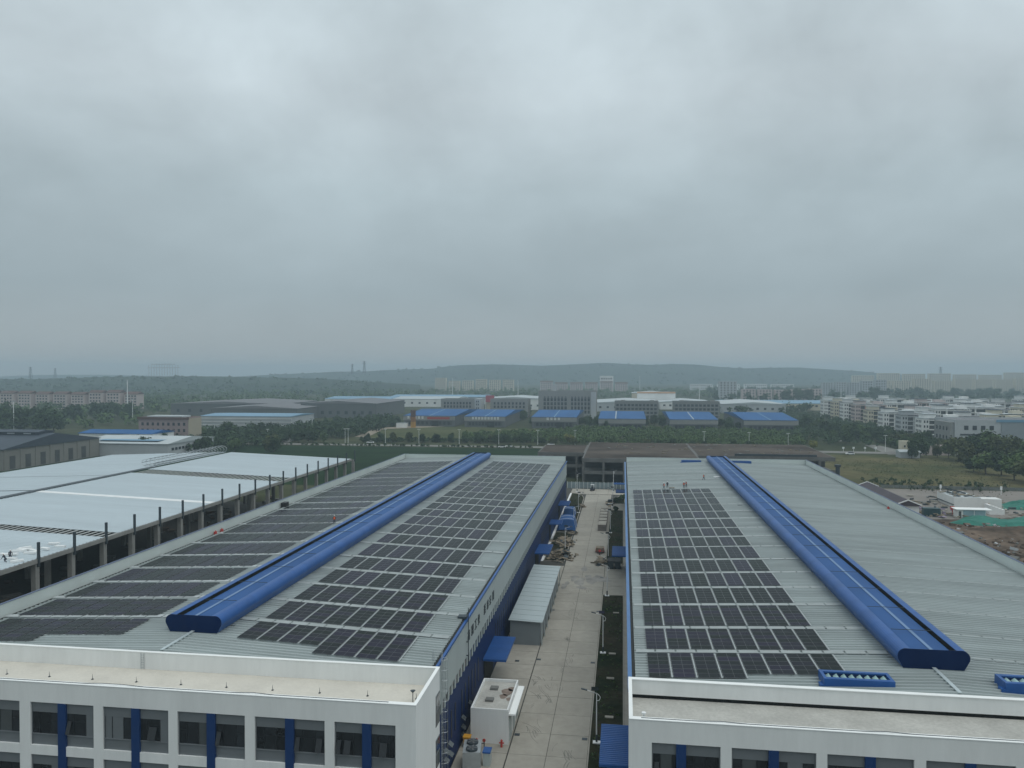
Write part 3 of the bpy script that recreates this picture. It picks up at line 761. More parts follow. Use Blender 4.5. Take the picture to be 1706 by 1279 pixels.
# louvred blue roof vents, near and far
def roof_vent(label, x0, x1, y0, y1, z, dy=0.0):
    t = thing('roof_vent', label, 'roof vent', ((x0 + x1) / 2, (y0 + y1) / 2, z))
    w, l = (x1 - x0) / 2, (y1 - y0) / 2
    f = MB()
    for a in ((-w, w, -l, -l + .12), (-w, w, l - .12, l), (-w, -w + .3, -l + .12, l - .12), (w - .3, w, -l + .12, l - .12)): f.box(a[0], a[1], a[2], a[3], -.3, .85)
    f.box(-w + .3, w - .3, -l + .12, -l + .45, .72, .86); f.box(-w + .3, w - .3, l - .45, l - .12, .72, .86)
    f.box(-w - .35, -w - .002, -l, -l + .8, -.3, .25)
    f.build('vent_box', M_BLUE, t)
    MB().box(-w + .3, w - .3, -l + .12, l - .12, -.3, .2).build('vent_floor', M_DARK, t)
    sm = MB().obox((0, 0, 0), .42, 2 * l - .95, .03, Matrix.Rotation(R(-38), 3, 'Y')).mesh('louvre_blade', mat('louvre_blade', (0.42, 0.60, 0.58), .4, .2, .1, 1))
    n = 8
    for i in range(n): obj('louvre_blade', sm, t, (-w + .3 + (2 * w - .6) * (i + .5) / n, 0, .58))
    return t
roof_vent('blue louvred roof vent behind the grey deck, between the panels and the ridge vent', 19.0, 25.4, 77.2, 79.5, 15.05)
roof_vent('blue louvred roof vent cut by the right picture edge, below the bare roof slope', 35.2, 41.6, 77.6, 79.9, 15.35)
for x, l in ((19.2, 'small far blue roof vent left of the ridge vent\'s far end'), (35.2, 'small far blue roof vent right of the ridge vent\'s far end')):
    roof_vent(l, x, x + 6.4, 263.0, 264.6, 15.05)

# ------------------------------------------------------------------ unfinished white-roofed hall on the left
WX0, WXM, WX1 = -181.0, -136.5, -92.0; WZE, WZR = 15.27, 16.94
t = thing('unfinished_hall', 'unfinished hall under white roof sheets with steel posts along its open side', 'hall')
def zw(x): return WZR - abs(x - WXM) * (WZR - WZE) / 44.5
def wslope(x0, x1, y0, y1, par):
    b = MB(); y = y0; p = .9
    while y < y1 - 1e-6:
        e = min(y1, y + p); a = [(y, .15), (min(e, y + .08), .24), (min(e, y + .2), .24), (min(e, y + .28), .15), (e, .15)]
        for (ya, za), (yb, zb) in zip(a[:-1], a[1:]):
            b.poly([(x0, ya, zw(x0) + za), (x1, ya, zw(x1) + za), (x1, yb, zw(x1) + zb), (x0, yb, zw(x0) + zb)])
        y = e
    return b.build('roof_sheets', M_WROOF, par)
RS = None
for y0, y1 in ((60, 127.6), (131.8, 164), (166, 199.8), (207.5, 256)):
    o = wslope(WX1, WXM + 1.0, y0, y1, t)
MB().extrude([(WX1, zw(WX1) + .15), (WXM + 1, zw(WXM + 1) + .15), (WXM + 1, zw(WXM + 1) + .25), (WX1, zw(WX1) + .25)], 164.0, 166.0).build('skylight_strip', M_PAINT, t)
for y0, y1 in ((60, 166), (167, 193.6), (194.4, 256)): wslope(WX0, WXM - 1.0, y0, y1, t)
MB().box(WX0, WXM - 1, 166.05, 166.95, 16.2, 16.25).build('skylight_strip', M_FLASH, t)
R_PURL = mat('purlin_zinc', (.40, .41, .40), .6, .1, .1, .5)
pm = MB().box(-.2, .2, 60, 256, -.06, .06).mesh('purlin', R_PURL)
for i in range(34):
    x = WX1 - .4 - 1.32 * i
    if x > WXM + .6: obj('purlin', pm, t, (x, 0, zw(x) + .03))
MB().box(WX1 - .1, WX1 + .25, 60, 256, WZE - .55, WZE + .1).build('edge_beam', M_CONCOL, t)
MB().box(WX0 + 1, WX1 - 4, 58, 254, .05, .12).build('floor_slab', M_JOINT, t)  # very dark floor colour paints the shade under the unfinished roof
MB().box(WX0, WX0 + .3, 58, 256, 0, WZE).build('far_wall', M_WALLGREY, t)
cm = MB().box(-.42, .42, -.42, .42, 0, WZE - .56).mesh('column', M_CONCOL)
sm_ = MB().box(-.17, .17, -.17, .17, 0, 3.9).mesh('steel_post', M_STEELD)
for i in range(24):
    y = 70.6 + 8.19 * i
    c = obj('column', cm, t, (WX1 - .35, y, 0)); obj('steel_post', sm_, c, (.62, 0, WZE - 1.1))
    if i % 2 == 0:
        for x in (-110, -128): obj('column', cm, t, (x, y, 0))
        MB().box(-128, WX1 - .8, y - .2, y + .2, WZE - 1.2, WZE - .3).build('roof_girder', M_STEELD, t)
# round-ribbed ventilator skeleton lying along the ridge
v = thing('vent_skeleton', 'bare hooped ventilator skeleton along the white roof ridge', 'frame', (-139.5, 214, 17.0))
ring = MB().path([(2.3 * math.cos(a), 0, 1.15 + 1.15 * math.sin(a)) for a in [math.pi * 2 * i / 12 for i in range(13)]], .07, 4).mesh('hoop', M_STEEL)
for i in range(22): obj('hoop', ring, v, (0, 2.0 * i, 0))
b = MB()
for x, z in ((-2.3, 1.15), (2.3, 1.15), (0, 2.3), (1.6, .3), (-1.6, .3)): b.tube((x, 0, z), (x, 42.5, z), .07, n=4)
b.build('long_rail', M_STEELD, v)
tag(MB().box(WXM - .9, WXM + .95, 100, 212, 17.16, 17.3).build('ridge_slot_shade', M_STEELD, t))  # dark strip paints the shade of the open slot along the ridge
bm = MB().box(-.9, .9, -.3, .3, 0, .32).mesh('foam_block', M_PAINT)
for i, (px, py) in enumerate([(6, 923), (20, 922), (30, 917), (36, 915), (42, 912), (46, 914), (28, 932), (50, 919), (75, 912), (90, 904), (100, 908), (57, 916), (20, 929)]):
    q = gp(px, py, 15.9); o = obj('foam_block', bm, None, (q.x, q.y, zw(q.x) + .2), rnd.uniform(-.4, 1.2))
    tag(o, 'white sheet bundle lying on the near edge of the white roof', 'bundle', 'white bundles on the unfinished roof')
# rubble and dumped timber in the alley
b = MB(); q = random.Random(8)
for i in range(420):
    x, y = q.uniform(-91, -79), q.uniform(60, 292); s = q.uniform(.2, 1.3)
    b.obox((x, y, .1 + s * .15), s * q.uniform(.5, 2.2), s, s * .5, q.uniform(0, 3), q.choice((0, 0, 1, 2)))
for i in range(260):
    x, y = q.uniform(-130, -90), q.uniform(100, 268); s = q.uniform(.3, 2.0)
    b.obox((x, y, .1 + s * .2), s * q.uniform(.5, 2.2), s, s * .6, q.uniform(0, 3), q.choice((0, 1, 2)))
tag(b.build('rubble', [M_CONCD, M_WOOD, M_EARTH]), kind='stuff')

# ------------------------------------------------------------------ things along the road
# long grey shed against the left factory
t = thing('storage_shed', 'long pale grey flat-roofed shed standing on the road beside the left factory', 'shed')
M_SHED = corrug('shed_wall', (0.25, 0.28, 0.29), .25, 'y', .5)
M_SHEDROOF = mat('shed_roof', (0.40, 0.455, 0.46), .4, .2, .05, .1, stretch=(3, .3, 1))
MB().box(-18.35, -13.45, 126.75, 163.4, .16, 3.95).build('wall', mat('shed_front', (.19, .215, .225), .55, 0, .05, .3), t)
b = MB().extrude([(-18.6, 4.22), (-18.6, 4.3), (-12.95, 4.1), (-12.95, 4.02)], 126.4, 163.8)
rf = b.build('roof', M_SHEDROOF, t)
for i in range(14): MB().extrude([(-18.6, 4.305), (-18.6, 4.34), (-12.95, 4.14), (-12.95, 4.105)], 127 + 2.7 * i, 127.08 + 2.7 * i).build('roof_seam', M_SHEDROOF, rf)
pm = MB().box(-.08, .08, -.08, .08, .16, 4.0).mesh('post', M_WALLGREY)
for i in range(9): obj('post', pm, t, (-13.1, 127 + 4.5 * i, 0))
pm = MB().box(-.03, .03, -1.9, 1.9, .3, 3.7).mesh('wall_panel', mat('shed_panel', (.20, .23, .26), .45, 0, .1, .5))
for i in range(8): obj('wall_panel', pm, t, (-13.42, 129.3 + 4.5 * i, 0))
# small white hut with parapet roof
t = thing('electrical_hut', 'small white hut with a stained parapet roof and two roof hatches', 'hut')
MB().box(-18.2, -13.6, 92.3, 101.6, .16, 4.0).build('wall', M_WHITE, t)
rf = MB().box(-17.98, -13.82, 92.52, 101.38, 4.002, 4.03).build('roof', M_DECK2, t)
p = MB()
for a in ((-18.2, -13.6, 92.3, 92.5), (-18.2, -13.6, 101.4, 101.6), (-18.2, -18.0, 92.5, 101.4), (-13.8, -13.6, 92.5, 101.4)): p.box(*a, 4.0, 4.36)
p.build('parapet', M_WHITE, t)
MB().box(-13.58, -12.75, 92.6, 101.2, 3.55, 3.75).build('side_eave', M_WHITECAP, t)
for y in (95.0, 98.6): MB().box(-16.9, -15.9, y, y + .9, 4.03, 4.3).build('roof_hatch', M_CONCD, rf)
b = MB()
for (cx, cy, r) in ((-14.6, 98.3, .75), (-14.9, 96.9, .5), (-14.2, 99.3, .45), (-14.1, 96.2, .35)):
    b.poly([(cx + r * math.cos(a) * (1 + .2 * math.sin(3 * a)), cy + r * 1.5 * math.sin(a), 4.034) for a in [math.pi * 2 * i / 14 for i in range(14)]])
b.build('rust_stain', mat('rust_stain', (.22, .17, .14), .9, 0, .3, 1), rf)
for y in (93.2, 96.3, 99.3): MB().box(-13.6, -13.52, y, y + 1.6, .2, 3.0).build('door', M_WALLGREY, t)
# chiller and odds and ends by the near left corner
t = thing('chiller', 'grey rooftop-style chiller with two round fans at the foot of the office', 'chiller', (-16.95, 86.9, .16), R(8))
MB().box(-1.0, 1.0, -1.6, 1.6, .1, 2.2).build('casing', M_STEEL, t)
for y in (-.85, .75):
    b = MB().tube((0, y, 2.2), (0, y, 2.42), .66, .66, 16); b.build('fan_ring', M_STEELD, t)
    b = MB()
    for k in range(5): b.obox((.33 * math.cos(k * 1.257), y + .33 * math.sin(k * 1.257), 2.45), .6, .2, .03, k * 1.257)
    b.build('fan_blades', M_FRAME, t)
t = thing('control_cabinet', 'blue-topped control cabinet beside the chiller', 'cabinet', (-15.3, 87.4, .16))
MB().box(-.4, .4, -.6, .6, 0, 1.5).build('cabinet_body', M_WALLGREY, t); MB().box(-.46, .46, -.66, .66, 1.502, 1.66).build('cabinet_top', M_BLUE, t)
t = thing('yellow_bin', 'yellow wheeled bin by the white hut', 'bin', (-18.4, 91.2, .16))
b = MB().extrude([(-.32, 0), (.32, 0), (.4, 1.2), (-.4, 1.2)], -.4, .4); b.build('bin_body', M_YELLOW, t); MB().box(-.46, .46, -.46, .46, 1.202, 1.3).build('lid', M_YELLOW, t)
def hydrant(x, y, lab):
    t = thing('hydrant', lab, 'hydrant', (x, y, .16))
    MB().tube((0, 0, 0), (0, 0, .75), .13, .13, 10).tube((0, 0, .75), (0, 0, .92), .16, .05, 10).build('barrel', M_RED, t)
    MB().tube((-.3, 0, .5), (.3, 0, .5), .08, .08, 8).build('outlet', M_RED, t)
hydrant(-14.3, 91.6, 'red hydrant in front of the small white hut')
t = thing('pipe_stand', 'rusty valve stand with hoses beside the white hut', 'valve', (-17.2, 90.9, .16))
b = MB().tube((0, 0, 0), (0, 0, 1.0), .06, n=6).tube((.9, .1, 0), (.9, .1, 1.0), .06, n=6).tube((0, 0, .6), (.9, .1, .6), .05, n=6); b.build('pipework', M_STEELD, t)
for x in (0, .9): MB().tube((x, -.05, 1.0), (x, .05, 1.02), .2, .2, 10).build('hand_wheel', M_RED, t)
# drain gratings in the slabs
gm = MB().box(-.33, .33, -.33, .33, .166, .18)
for i in range(5): gm.box(-.28 + .13 * i, -.22 + .13 * i, -.3, .3, .181, .195)
gm = gm.mesh('drain_grating', M_STEELD)
for x, y in ((-12.94, 120.6), (-4.53, 120.4), (-12.89, 95.06), (-4.55, 95.05), (-4.5, 146.4), (-13.0, 146.2), (-16.2, 119.5), (-4.5, 171)):
    tag(obj('drain_grating', gm, None, (x, y, 0)), 'dark square drain grating let into the concrete road', 'drain grating', 'drain gratings in the road')
# solar street lamps on the right turf strip
def lamp(x, y, lab, h=6.0, side=-1):
    t = thing('street_lamp', lab, 'street lamp', (x, y, .17), 0, 'solar street lamps by the factory road')
    MB().tube((0, 0, 0), (0, 0, h), .09, .06, 8).build('pole', M_PAINT, t)
    MB().tube((0, 0, 0), (0, 0, 1.0), .13, .13, 8).build('pole_sleeve', M_STEELD, t)
    MB().box(-.45, .45, -.35, .35, -.02, .12).build('footing', M_PAINT, t)
    pts = [(0, 0, h - .9), (.35, 0, h - .8), (.45, 0, h - .45), (.25, 0, h - .15), (0, 0, h), (side * 1.2, 0, h + .35)]
    MB().path(pts, .04, 6).build('arm', M_PAINT, t)
    MB().obox((side * 1.5, 0, h + .42), .75, .28, .10, Matrix.Rotation(R(12), 3, 'Y')).build('lamp_head', M_STEELD, t)
    MB().obox((side * .2, .1, h + .5), .9, .6, .04, Matrix.Rotation(R(25), 3, 'X')).build('solar_plate', M_PV, t)
lamp(-3.08, 94.3, 'nearest street lamp on the right turf strip beside the blue canopy')
lamp(-3.08, 124.8, 'second street lamp on the right turf strip, short of the side apron')
lamp(-3.08, 157.0, 'street lamp at the far end of the near turf strip by the side apron')
lamp(-3.4, 187, 'street lamp beside the red cargo trike on the right turf strip')
lamp(-3.4, 219, 'street lamp beside the grey pallet stacks')
lamp(-3.3, 262, 'street lamp by the far side apron on the right')
lamp(-14.2, 194, 'street lamp rising from the timber piles on the left strip', side=1)
lamp(-13.9, 224, 'street lamp in front of the large blue tarpaulin', side=1)
lamp(-14.0, 249, 'street lamp beside the smaller blue tarpaulin', side=1)
lamp(-17.0, 293, 'street lamp before the grey fence at the road end, left', h=6.5, side=1)
lamp(-3.5, 296, 'street lamp before the grey fence at the road end, right', h=7.5, side=1)
for i, (x, y) in enumerate(((-1.6, 124.6), (-1.75, 114.5), (-1.7, 101.5), (-1.2, 146))):
    o = tag(MB().box(-.55, .55, -.3, .3, 0, .1).build('manhole_cover', M_CONC, None, (x, y, .17)), 'pale concrete cover lying in the dark turf strip', 'manhole cover', 'concrete covers in the turf strip')
# low evergreen shrubs, bins, tarps
t = thing('waste_skip', 'pair of dark green waste skips on the side apron below the blue canopy', 'skip', (-1.95, 180.2, .16))
for k, x in enumerate((-.75, .78)):
    MB().extrude([(x - .62, .1), (x + .62, .1), (x + .74, 1.7), (x - .74, 1.7)], -1.7, 1.7).build('skip_body', M_STEELD, t)
    MB().box(x - .74, x + .74, -1.75, 1.75, 1.702, 1.8).build('lid', M_RUBBER, t)
def tarp(lab, x0, x1, y0, y1, h, seed):
    t = thing('tarpaulin_stack', lab, 'tarpaulin', ((x0 + x1) / 2, (y0 + y1) / 2, .17)); q = random.Random(seed)
    w, l = (x1 - x0) / 2, (y1 - y0) / 2; nx, ny = 9, 12; b = MB()
    def P(i, j):
        u, v = -1 + 2 * i / nx, -1 + 2 * j / ny
        e = min(1, (1 - abs(u)) * 5 + .02) * min(1, (1 - abs(v)) * 7 + .02)
        q2 = math.sin(i * 12.9 + j * 78.2 + seed) * .5
        return (u * w, v * l, h * (e ** .55) * (1 - .16 * u * u) + q2 * .16 * (0 if e < .05 else 1))
    for i in range(nx):
        for j in range(ny): b.poly([P(i, j), P(i + 1, j), P(i + 1, j + 1), P(i, j + 1)])
    b.build('tarpaulin_sheet', M_TARP, t, smooth=True)
    r = MB()
    for v in (-.4, .35): r.path([(P(i, int((v + 1) / 2 * ny))[0], P(i, int((v + 1) / 2 * ny))[1], P(i, int((v + 1) / 2 * ny))[2] + .03) for i in range(nx + 1)], .035, 4)
    r.build('rope', M_PAINT, t)
tarp('large bright blue tarpaulin over a stack on the left strip', -18.4, -13.2, 219.5, 229, 3.2, 2)
tarp('smaller blue tarpaulin over a stack behind the large one', -18.6, -14.6, 243, 248.5, 2.2, 5)
# timber offcuts
def pile(n, x0, x1, y0, y1, hmax, seed, name='timber_offcuts'):
    q = random.Random(seed); b = MB()
    for i in range(n):
        cx, cy = q.gauss((x0 + x1) / 2, (x1 - x0) / 4.2), q.gauss((y0 + y1) / 2, (y1 - y0) / 4.2)
        r = max(0, 1 - ((cx - (x0 + x1) / 2) / ((x1 - x0) / 2)) ** 2 - ((cy - (y0 + y1) / 2) / ((y1 - y0) / 2)) ** 2)
        M = Matrix.Rotation(q.uniform(0, 6.28), 3, 'Z') @ Matrix.Rotation(q.uniform(-.5, .5), 3, 'X') @ Matrix.Rotation(q.uniform(-.4, .4), 3, 'Y')
        b.obox((cx, cy, .3 + q.random() * hmax * r), q.uniform(.8, 2.6), q.uniform(.15, 1.0), q.uniform(.04, .18), M, q.choice((0, 0, 0, 1, 2)))
    return tag(b.build(name, [M_WOOD, mat('cardboard', (.27, .22, .16), .9, 0, .2, 1), M_STEELD]), kind='stuff')
pile(130, -18.0, -12.4, 184, 195, 1.0, 3); pile(100, -18.0, -12.8, 198, 211, .8, 4); pile(50, -6.0, -3.9, 181.5, 187, .6, 6)
pile(30, -14.2, -12.8, 213, 219, .6, 9); pile(14, -13.6, -12.6, 258, 261, .5, 10); pile(40, -5.4, -3.4, 262, 275, .9, 12)
# grey pallet stacks standing in a line
pal = None
M_PALL = mat('weathered_slab_stack', (0.20, 0.175, 0.155), .9, 0, .2, .8, rand=.1)
for i in range(7):
    lab = ['grey pallet stack nearest in the line on the road', 'grey pallet stack, second in the line on the road', 'grey pallet stack, third in the line', 'grey pallet stack, fourth in the line', 'grey pallet stack, fifth in the line', 'grey pallet stack, sixth in the line', 'grey pallet stack farthest in the line'][i]
    t = thing('pallet_stack', lab, 'pallet stack', (-5.8, 223.2 + 5.2 * i, .16), rnd.uniform(-.03, .03), 'pallet stacks in a line on the road')
    n = 8 if i == 0 else 5
    for k in range(n): MB().box(-1.18 + rnd.uniform(-.04, .04), 1.18, -2.1, 2.1 + rnd.uniform(-.06, .06), .02 + .22 * k, .20 + .22 * k).build('pallet', M_PALL, t)
    MB().box(-1.1, 1.1, -2.0, 2.0, .2 + .22 * (n - 1) + .002, .2 + .22 * (n - 1) + .06).build('top_board', M_CONC, t)
# red cargo trike, forklift, low trolley
t = thing('cargo_trike', 'red cargo trike with a tan load parked on the road', 'cargo trike', (-5.6, 194.3, .16))
MB().box(-1.05, 1.05, -.8, 1.9, .55, .62).box(-1.05, -1.0, -.8, 1.9, .63, 1.05).box(1.0, 1.05, -.8, 1.9, .63, 1.05).build('cargo_bed', M_RED, t)
MB().box(-.95, .95, -.7, 1.8, .625, 1.35).build('load', M_WOOD, t)
b = MB().box(-.25, .25, -2.0, -.82, .6, .75).tube((0, -2.0, .5), (0, -2.35, 1.25), .06, n=6).tube((-.45, -2.35, 1.25), (.45, -2.35, 1.25), .04, n=6).box(-.3, .3, -1.6, -.9, .752, .95); b.build('front_frame', M_RED, t)
for x, y in ((0, -2.1), (-1.0, 1.0), (1.0, 1.0)): MB().tube((x - .1, y, .32), (x + .1, y, .32), .32, .32, 12).build('wheel', M_RUBBER, t)
t = thing('forklift', 'dark forklift with an open cab at the far end of the road', 'forklift', (-11.4, 296.5, .16), R(170))
MB().box(-.65, .65, -1.3, .9, .35, 1.05).box(-.6, .6, -1.35, -.7, 1.052, 1.35).build('chassis', mat('forklift_paint', (.05, .055, .09), .5), t)
b = MB()
for x in (-.58, .58):
    for y in (-.75, .75): b.tube((x, y, 1.05), (x, y * .85, 2.2), .05, n=5)
b.box(-.66, .66, -.75, .75, 2.2, 2.28); b.build('overhead_guard', M_PAINT, t)
MB().box(-.35, -.25, 1.0, 1.15, .1, 2.4).box(.25, .35, 1.0, 1.15, .1, 2.4).box(-.35, .35, 1.02, 1.13, 2.2, 2.3).build('mast', M_STEELD, t)
for x in (-.3, .3): MB().box(x - .06, x + .06, 1.2, 2.3, .12, .18).build('fork', M_STEELD, t)
MB().box(-.28, .28, -.4, .15, 1.06, 1.5).build('seat', M_RUBBER, t)
for x in (-.62, .62):
    for y in (-.85, .6): MB().tube((x - .12, y, .33), (x + .12, y, .33), .33, .33, 12).build('wheel', M_RUBBER, t)
t = thing('parked_cart', 'small dark cart with a white tray by the right turf island', 'cart', (-4.2, 265.5, .16))
MB().box(-.8, .8, -1.4, 1.4, .5, .62).build('tray', M_PAINT, t); MB().box(-.75, .75, .3, 1.35, .622, 1.7).build('cab', M_STEELD, t)
for x in (-.7, .7):
    for y in (-.9, .9): MB().tube((x - .1, y, .27), (x + .1, y, .27), .27, .27, 10).build('wheel', M_RUBBER, t)
# grey-blue site fence closing the road, and the blue gate roof
t = thing('site_fence', 'grey-blue sheet fence closing the far end of the road', 'fence')
M_FENCE = mat('fence_sheet', (0.19, 0.235, 0.25), .5, 0, .1, .3, rand=.08)
fm = MB().box(-.72, .72, -.03, .03, .15, 2.6).mesh('fence_panel', M_FENCE); pm = MB().box(-.06, .06, -.06, .1, 0, 2.75).mesh('post', M_PAINT)
for i in range(18): obj('fence_panel', fm, t, (-20.4 + 1.56 * i, 301.6, 0)); obj('post', pm, t, (-21.18 + 1.56 * i, 301.6, 0))
t = thing('gate_canopy', 'blue canopy on posts at the right end of the grey fence', 'canopy', (-1.2, 298.5, 0))
MB().box(-2.2, 2.6, -1.5, 1.5, 2.6, 2.85).build('canopy_roof', M_BLUE, t)
for x in (-2, 2.4):
    for y in (-1.3, 1.3): MB().box(x - .06, x + .06, y - .06, y + .06, .1, 2.598).build('post', M_STEEL, t)

# ------------------------------------------------------------------ people
def skin_mesh(name, verts, edges, rads, mats, sub=1):
    me = bpy.data.meshes.new(name + '_tmp'); me.from_pydata(verts, edges, [])
    o = bpy.data.objects.new(name + '_tmp', me); COL.objects.link(o)
    m = o.modifiers.new('s', 'SKIN')
    for v, r in zip(me.skin_vertices[0].data, rads): v.radius = (r[0], r[1]) if isinstance(r, tuple) else (r, r)
    me.skin_vertices[0].data[0].use_root = True
    o.modifiers.new('u', 'SUBSURF').levels = sub
    dg = bpy.context.evaluated_depsgraph_get()
    out = bpy.data.meshes.new_from_object(o.evaluated_get(dg)); out.name = name
    bpy.data.objects.remove(o); bpy.data.meshes.remove(me)
    out.materials.clear()
    for mm in mats: out.materials.append(mm)
    return out
def person_parts(pose):
    st = {'stand': .10, 'walk': .34, 'crouch': .25}[pose]; lo = -.42 if pose == 'crouch' else 0
    ln = .35 if pose == 'crouch' else .04
    V = [(0, 0, .95 + lo), (0, ln * .5, 1.18 + lo), (0, ln, 1.42 + lo), (0, ln + .03, 1.52 + lo), (0, ln + .05, 1.60 + lo), (0, ln + .05, 1.70 + lo)]
    E_ = [(0, 1), (1, 2), (2, 3), (3, 4), (4, 5)]; Rr = [(.16, .12), (.155, .11), (.17, .11), .06, .095, .085]
    for s in (-1, 1):
        y = s * st
        kn = (s * .12, y * .5 + (.28 if pose == 'crouch' else .05), .50 if lo == 0 else .42)
        i = len(V); V += [(s * .10, 0, .88 + lo), kn, (s * .12, y * .9 - .03, .10), (s * .12, y * .9 + .14, .05)]; E_ += [(0, i), (i, i + 1), (i + 1, i + 2), (i + 2, i + 3)]; Rr += [.105, .075, .05, .045]
        i = len(V); f = -s * st * .6
        V += [(s * .21, ln, 1.40 + lo), (s * .27, ln + f * .3 + .02, 1.14 + lo), (s * .25, ln + f * .7 + .16, .93 + lo), (s * .25, ln + f * .7 + .20, .86 + lo)]
        E_ += [(2, i), (i, i + 1), (i + 1, i + 2), (i + 2, i + 3)]; Rr += [.07, .052, .04, .045]
    body = skin_mesh('person', V, E_, Rr, [M_CLOTH, M_SKIN])
    for p in body.polygons:
        if p.center.z > 1.53 + lo or (p.center.z < 1.0 + lo and abs(p.center.x) > .2 and p.center.z > .8 + lo): p.material_index = 1
    vest = MB()
    prof = [(.98 + lo, .185, .145, 0), (1.18 + lo, .185, .14, ln * .5), (1.36 + lo, .205, .14, ln * .9), (1.47 + lo, .15, .10, ln)]
    ringz = []
    for z, a, b_, yo in prof: ringz.append([(a * math.cos(t_), yo + b_ * math.sin(t_), z) for t_ in [math.pi * 2 * k / 14 for k in range(14)]])
    for r0, r1 in zip(ringz[:-1], ringz[1:]):
        for k in range(14): vest.poly([r0[k], r0[(k + 1) % 14], r1[(k + 1) % 14], r1[k]])
    vm = vest.mesh('vest', M_ORANGE, True)
    h = MB()
    for k in range(3):
        r0, r1 = (.125, .115, .075)[k], (.115, .075, .01)[k]; z0, z1 = (1.69, 1.74, 1.80)[k], (1.74, 1.80, 1.825)[k]
        h.tube((0, ln + .05, z0 + lo), (0, ln + .05, z1 + lo), r0, r1, 12, 0, False)
    h.tube((0, ln + .08, 1.685 + lo), (0, ln + .08, 1.70 + lo), .15, .15, 12)
    return body, vm, h.mesh('helmet', M_PAINT, True)
PARTS = {p: person_parts(p) for p in ('stand', 'walk', 'crouch')}
def person(label, x, y, z, rz, pose='stand', vest=True, helmet=True):
    b_, v, h = PARTS[pose]
    o = tag(obj('person', b_, None, (x, y, z), rz), label, 'person')
    if vest: obj('vest', v, o)
    if helmet: obj('helmet', h, o)
zl = lambda x: ZE + SLOPE * (x + 77.2); zrr = lambda x: ZE + SLOPE * (x - .95)
person('worker in an orange vest walking beside the blue vent on the left factory roof', -56.0, 146.2, zl(-56) + .08, .4, 'walk')
person('worker in an orange vest striding at the rear panel row, left of the pair', 10.6, 205.3, zrr(10.6) + .08, 1.2, 'walk')
person('worker in dark clothes without a vest beside the striding worker', 11.5, 207.0, zrr(11.5) + .08, -.5, 'stand', False)
person('left worker of the pair in orange vests behind the rear panel row', 15.7, 205.9, zrr(15.7) + .08, 2.6, 'stand')
person('right worker of the pair in orange vests, one step behind the other', 16.4, 207.4, zrr(16.4) + .08, 2.0, 'stand')
person('worker in an orange vest walking alone towards the right blue vent', 22.1, 220.2, zrr(22.1) + .08, -1.2, 'walk')
person('dark-clothed worker crouching among white bundles on the unfinished roof', -95.6, 110.2, zw(-95.6) + .2, .6, 'crouch', False)
person('second dark-clothed worker crouching near the edge of the unfinished roof', -94.6, 108.2, zw(-94.6) + .2, 1.6, 'crouch', False, False)
t = thing('panel_trolley', 'low trolley with a panel beside the workers on the right roof', 'trolley', (12.6, 206.0, zrr(12.6) + .09))
MB().box(-.7, .7, -.4, .4, .25, .32).build('platform', M_WOOD, t)
for x in (-.5, .5):
    for y in (-.3, .3): MB().tube((x, y - .04, .12), (x, y + .04, .12), .12, .12, 8).build('wheel', M_RUBBER, t)
tag(MB().obox((0, 0, .2), 1.7, .9, .35, .4).obox((.6, .5, .15), .8, .6, .25, 1.0).build('white_bag', M_PAINT, None, (26.2, 225, zrr(26.2) + .1)), 'white bag lying beside the right blue vent', 'bag')
def fire_box(x, y, z, lab):
    t = thing('fire_box', lab, 'fire hose box', (x, y, z)); MB().box(-.18, .18, -.3, .3, 0, .6).build('box', M_RED, t); MB().tube((0, 0, .6), (0, 0, .8), .08, .08, 8).build('valve', M_RED, t)
fire_box(-76.5, 138.2, ZE, 'red fire hose box at the left roof parapet, nearer of two'); fire_box(-76.5, 140.6, ZE, 'red fire hose box at the left roof parapet, farther of two')
fire_box(58.9, 184.5, ZE, 'red fire hose box at the right roof parapet')
t = thing('equipment_box', 'black equipment box by the parapet of the left factory roof', 'equipment box', (-76.3, 168.5, ZE))
MB().box(-.5, .5, -1.0, 1.0, .1, 1.1).build('casing', M_RUBBER, t); MB().box(-.55, .55, -1.05, 1.05, 1.102, 1.16).build('lid', M_MULL, t)
tag(MB().box(-.5, .5, -.1, .1, 0, .12).build('roof_plank', M_MULL, None, (32.0 - 6.2, 178.5, zrr(25.8) + .09)), 'short dark plank on the right roof beside the ridge vent', 'plank')

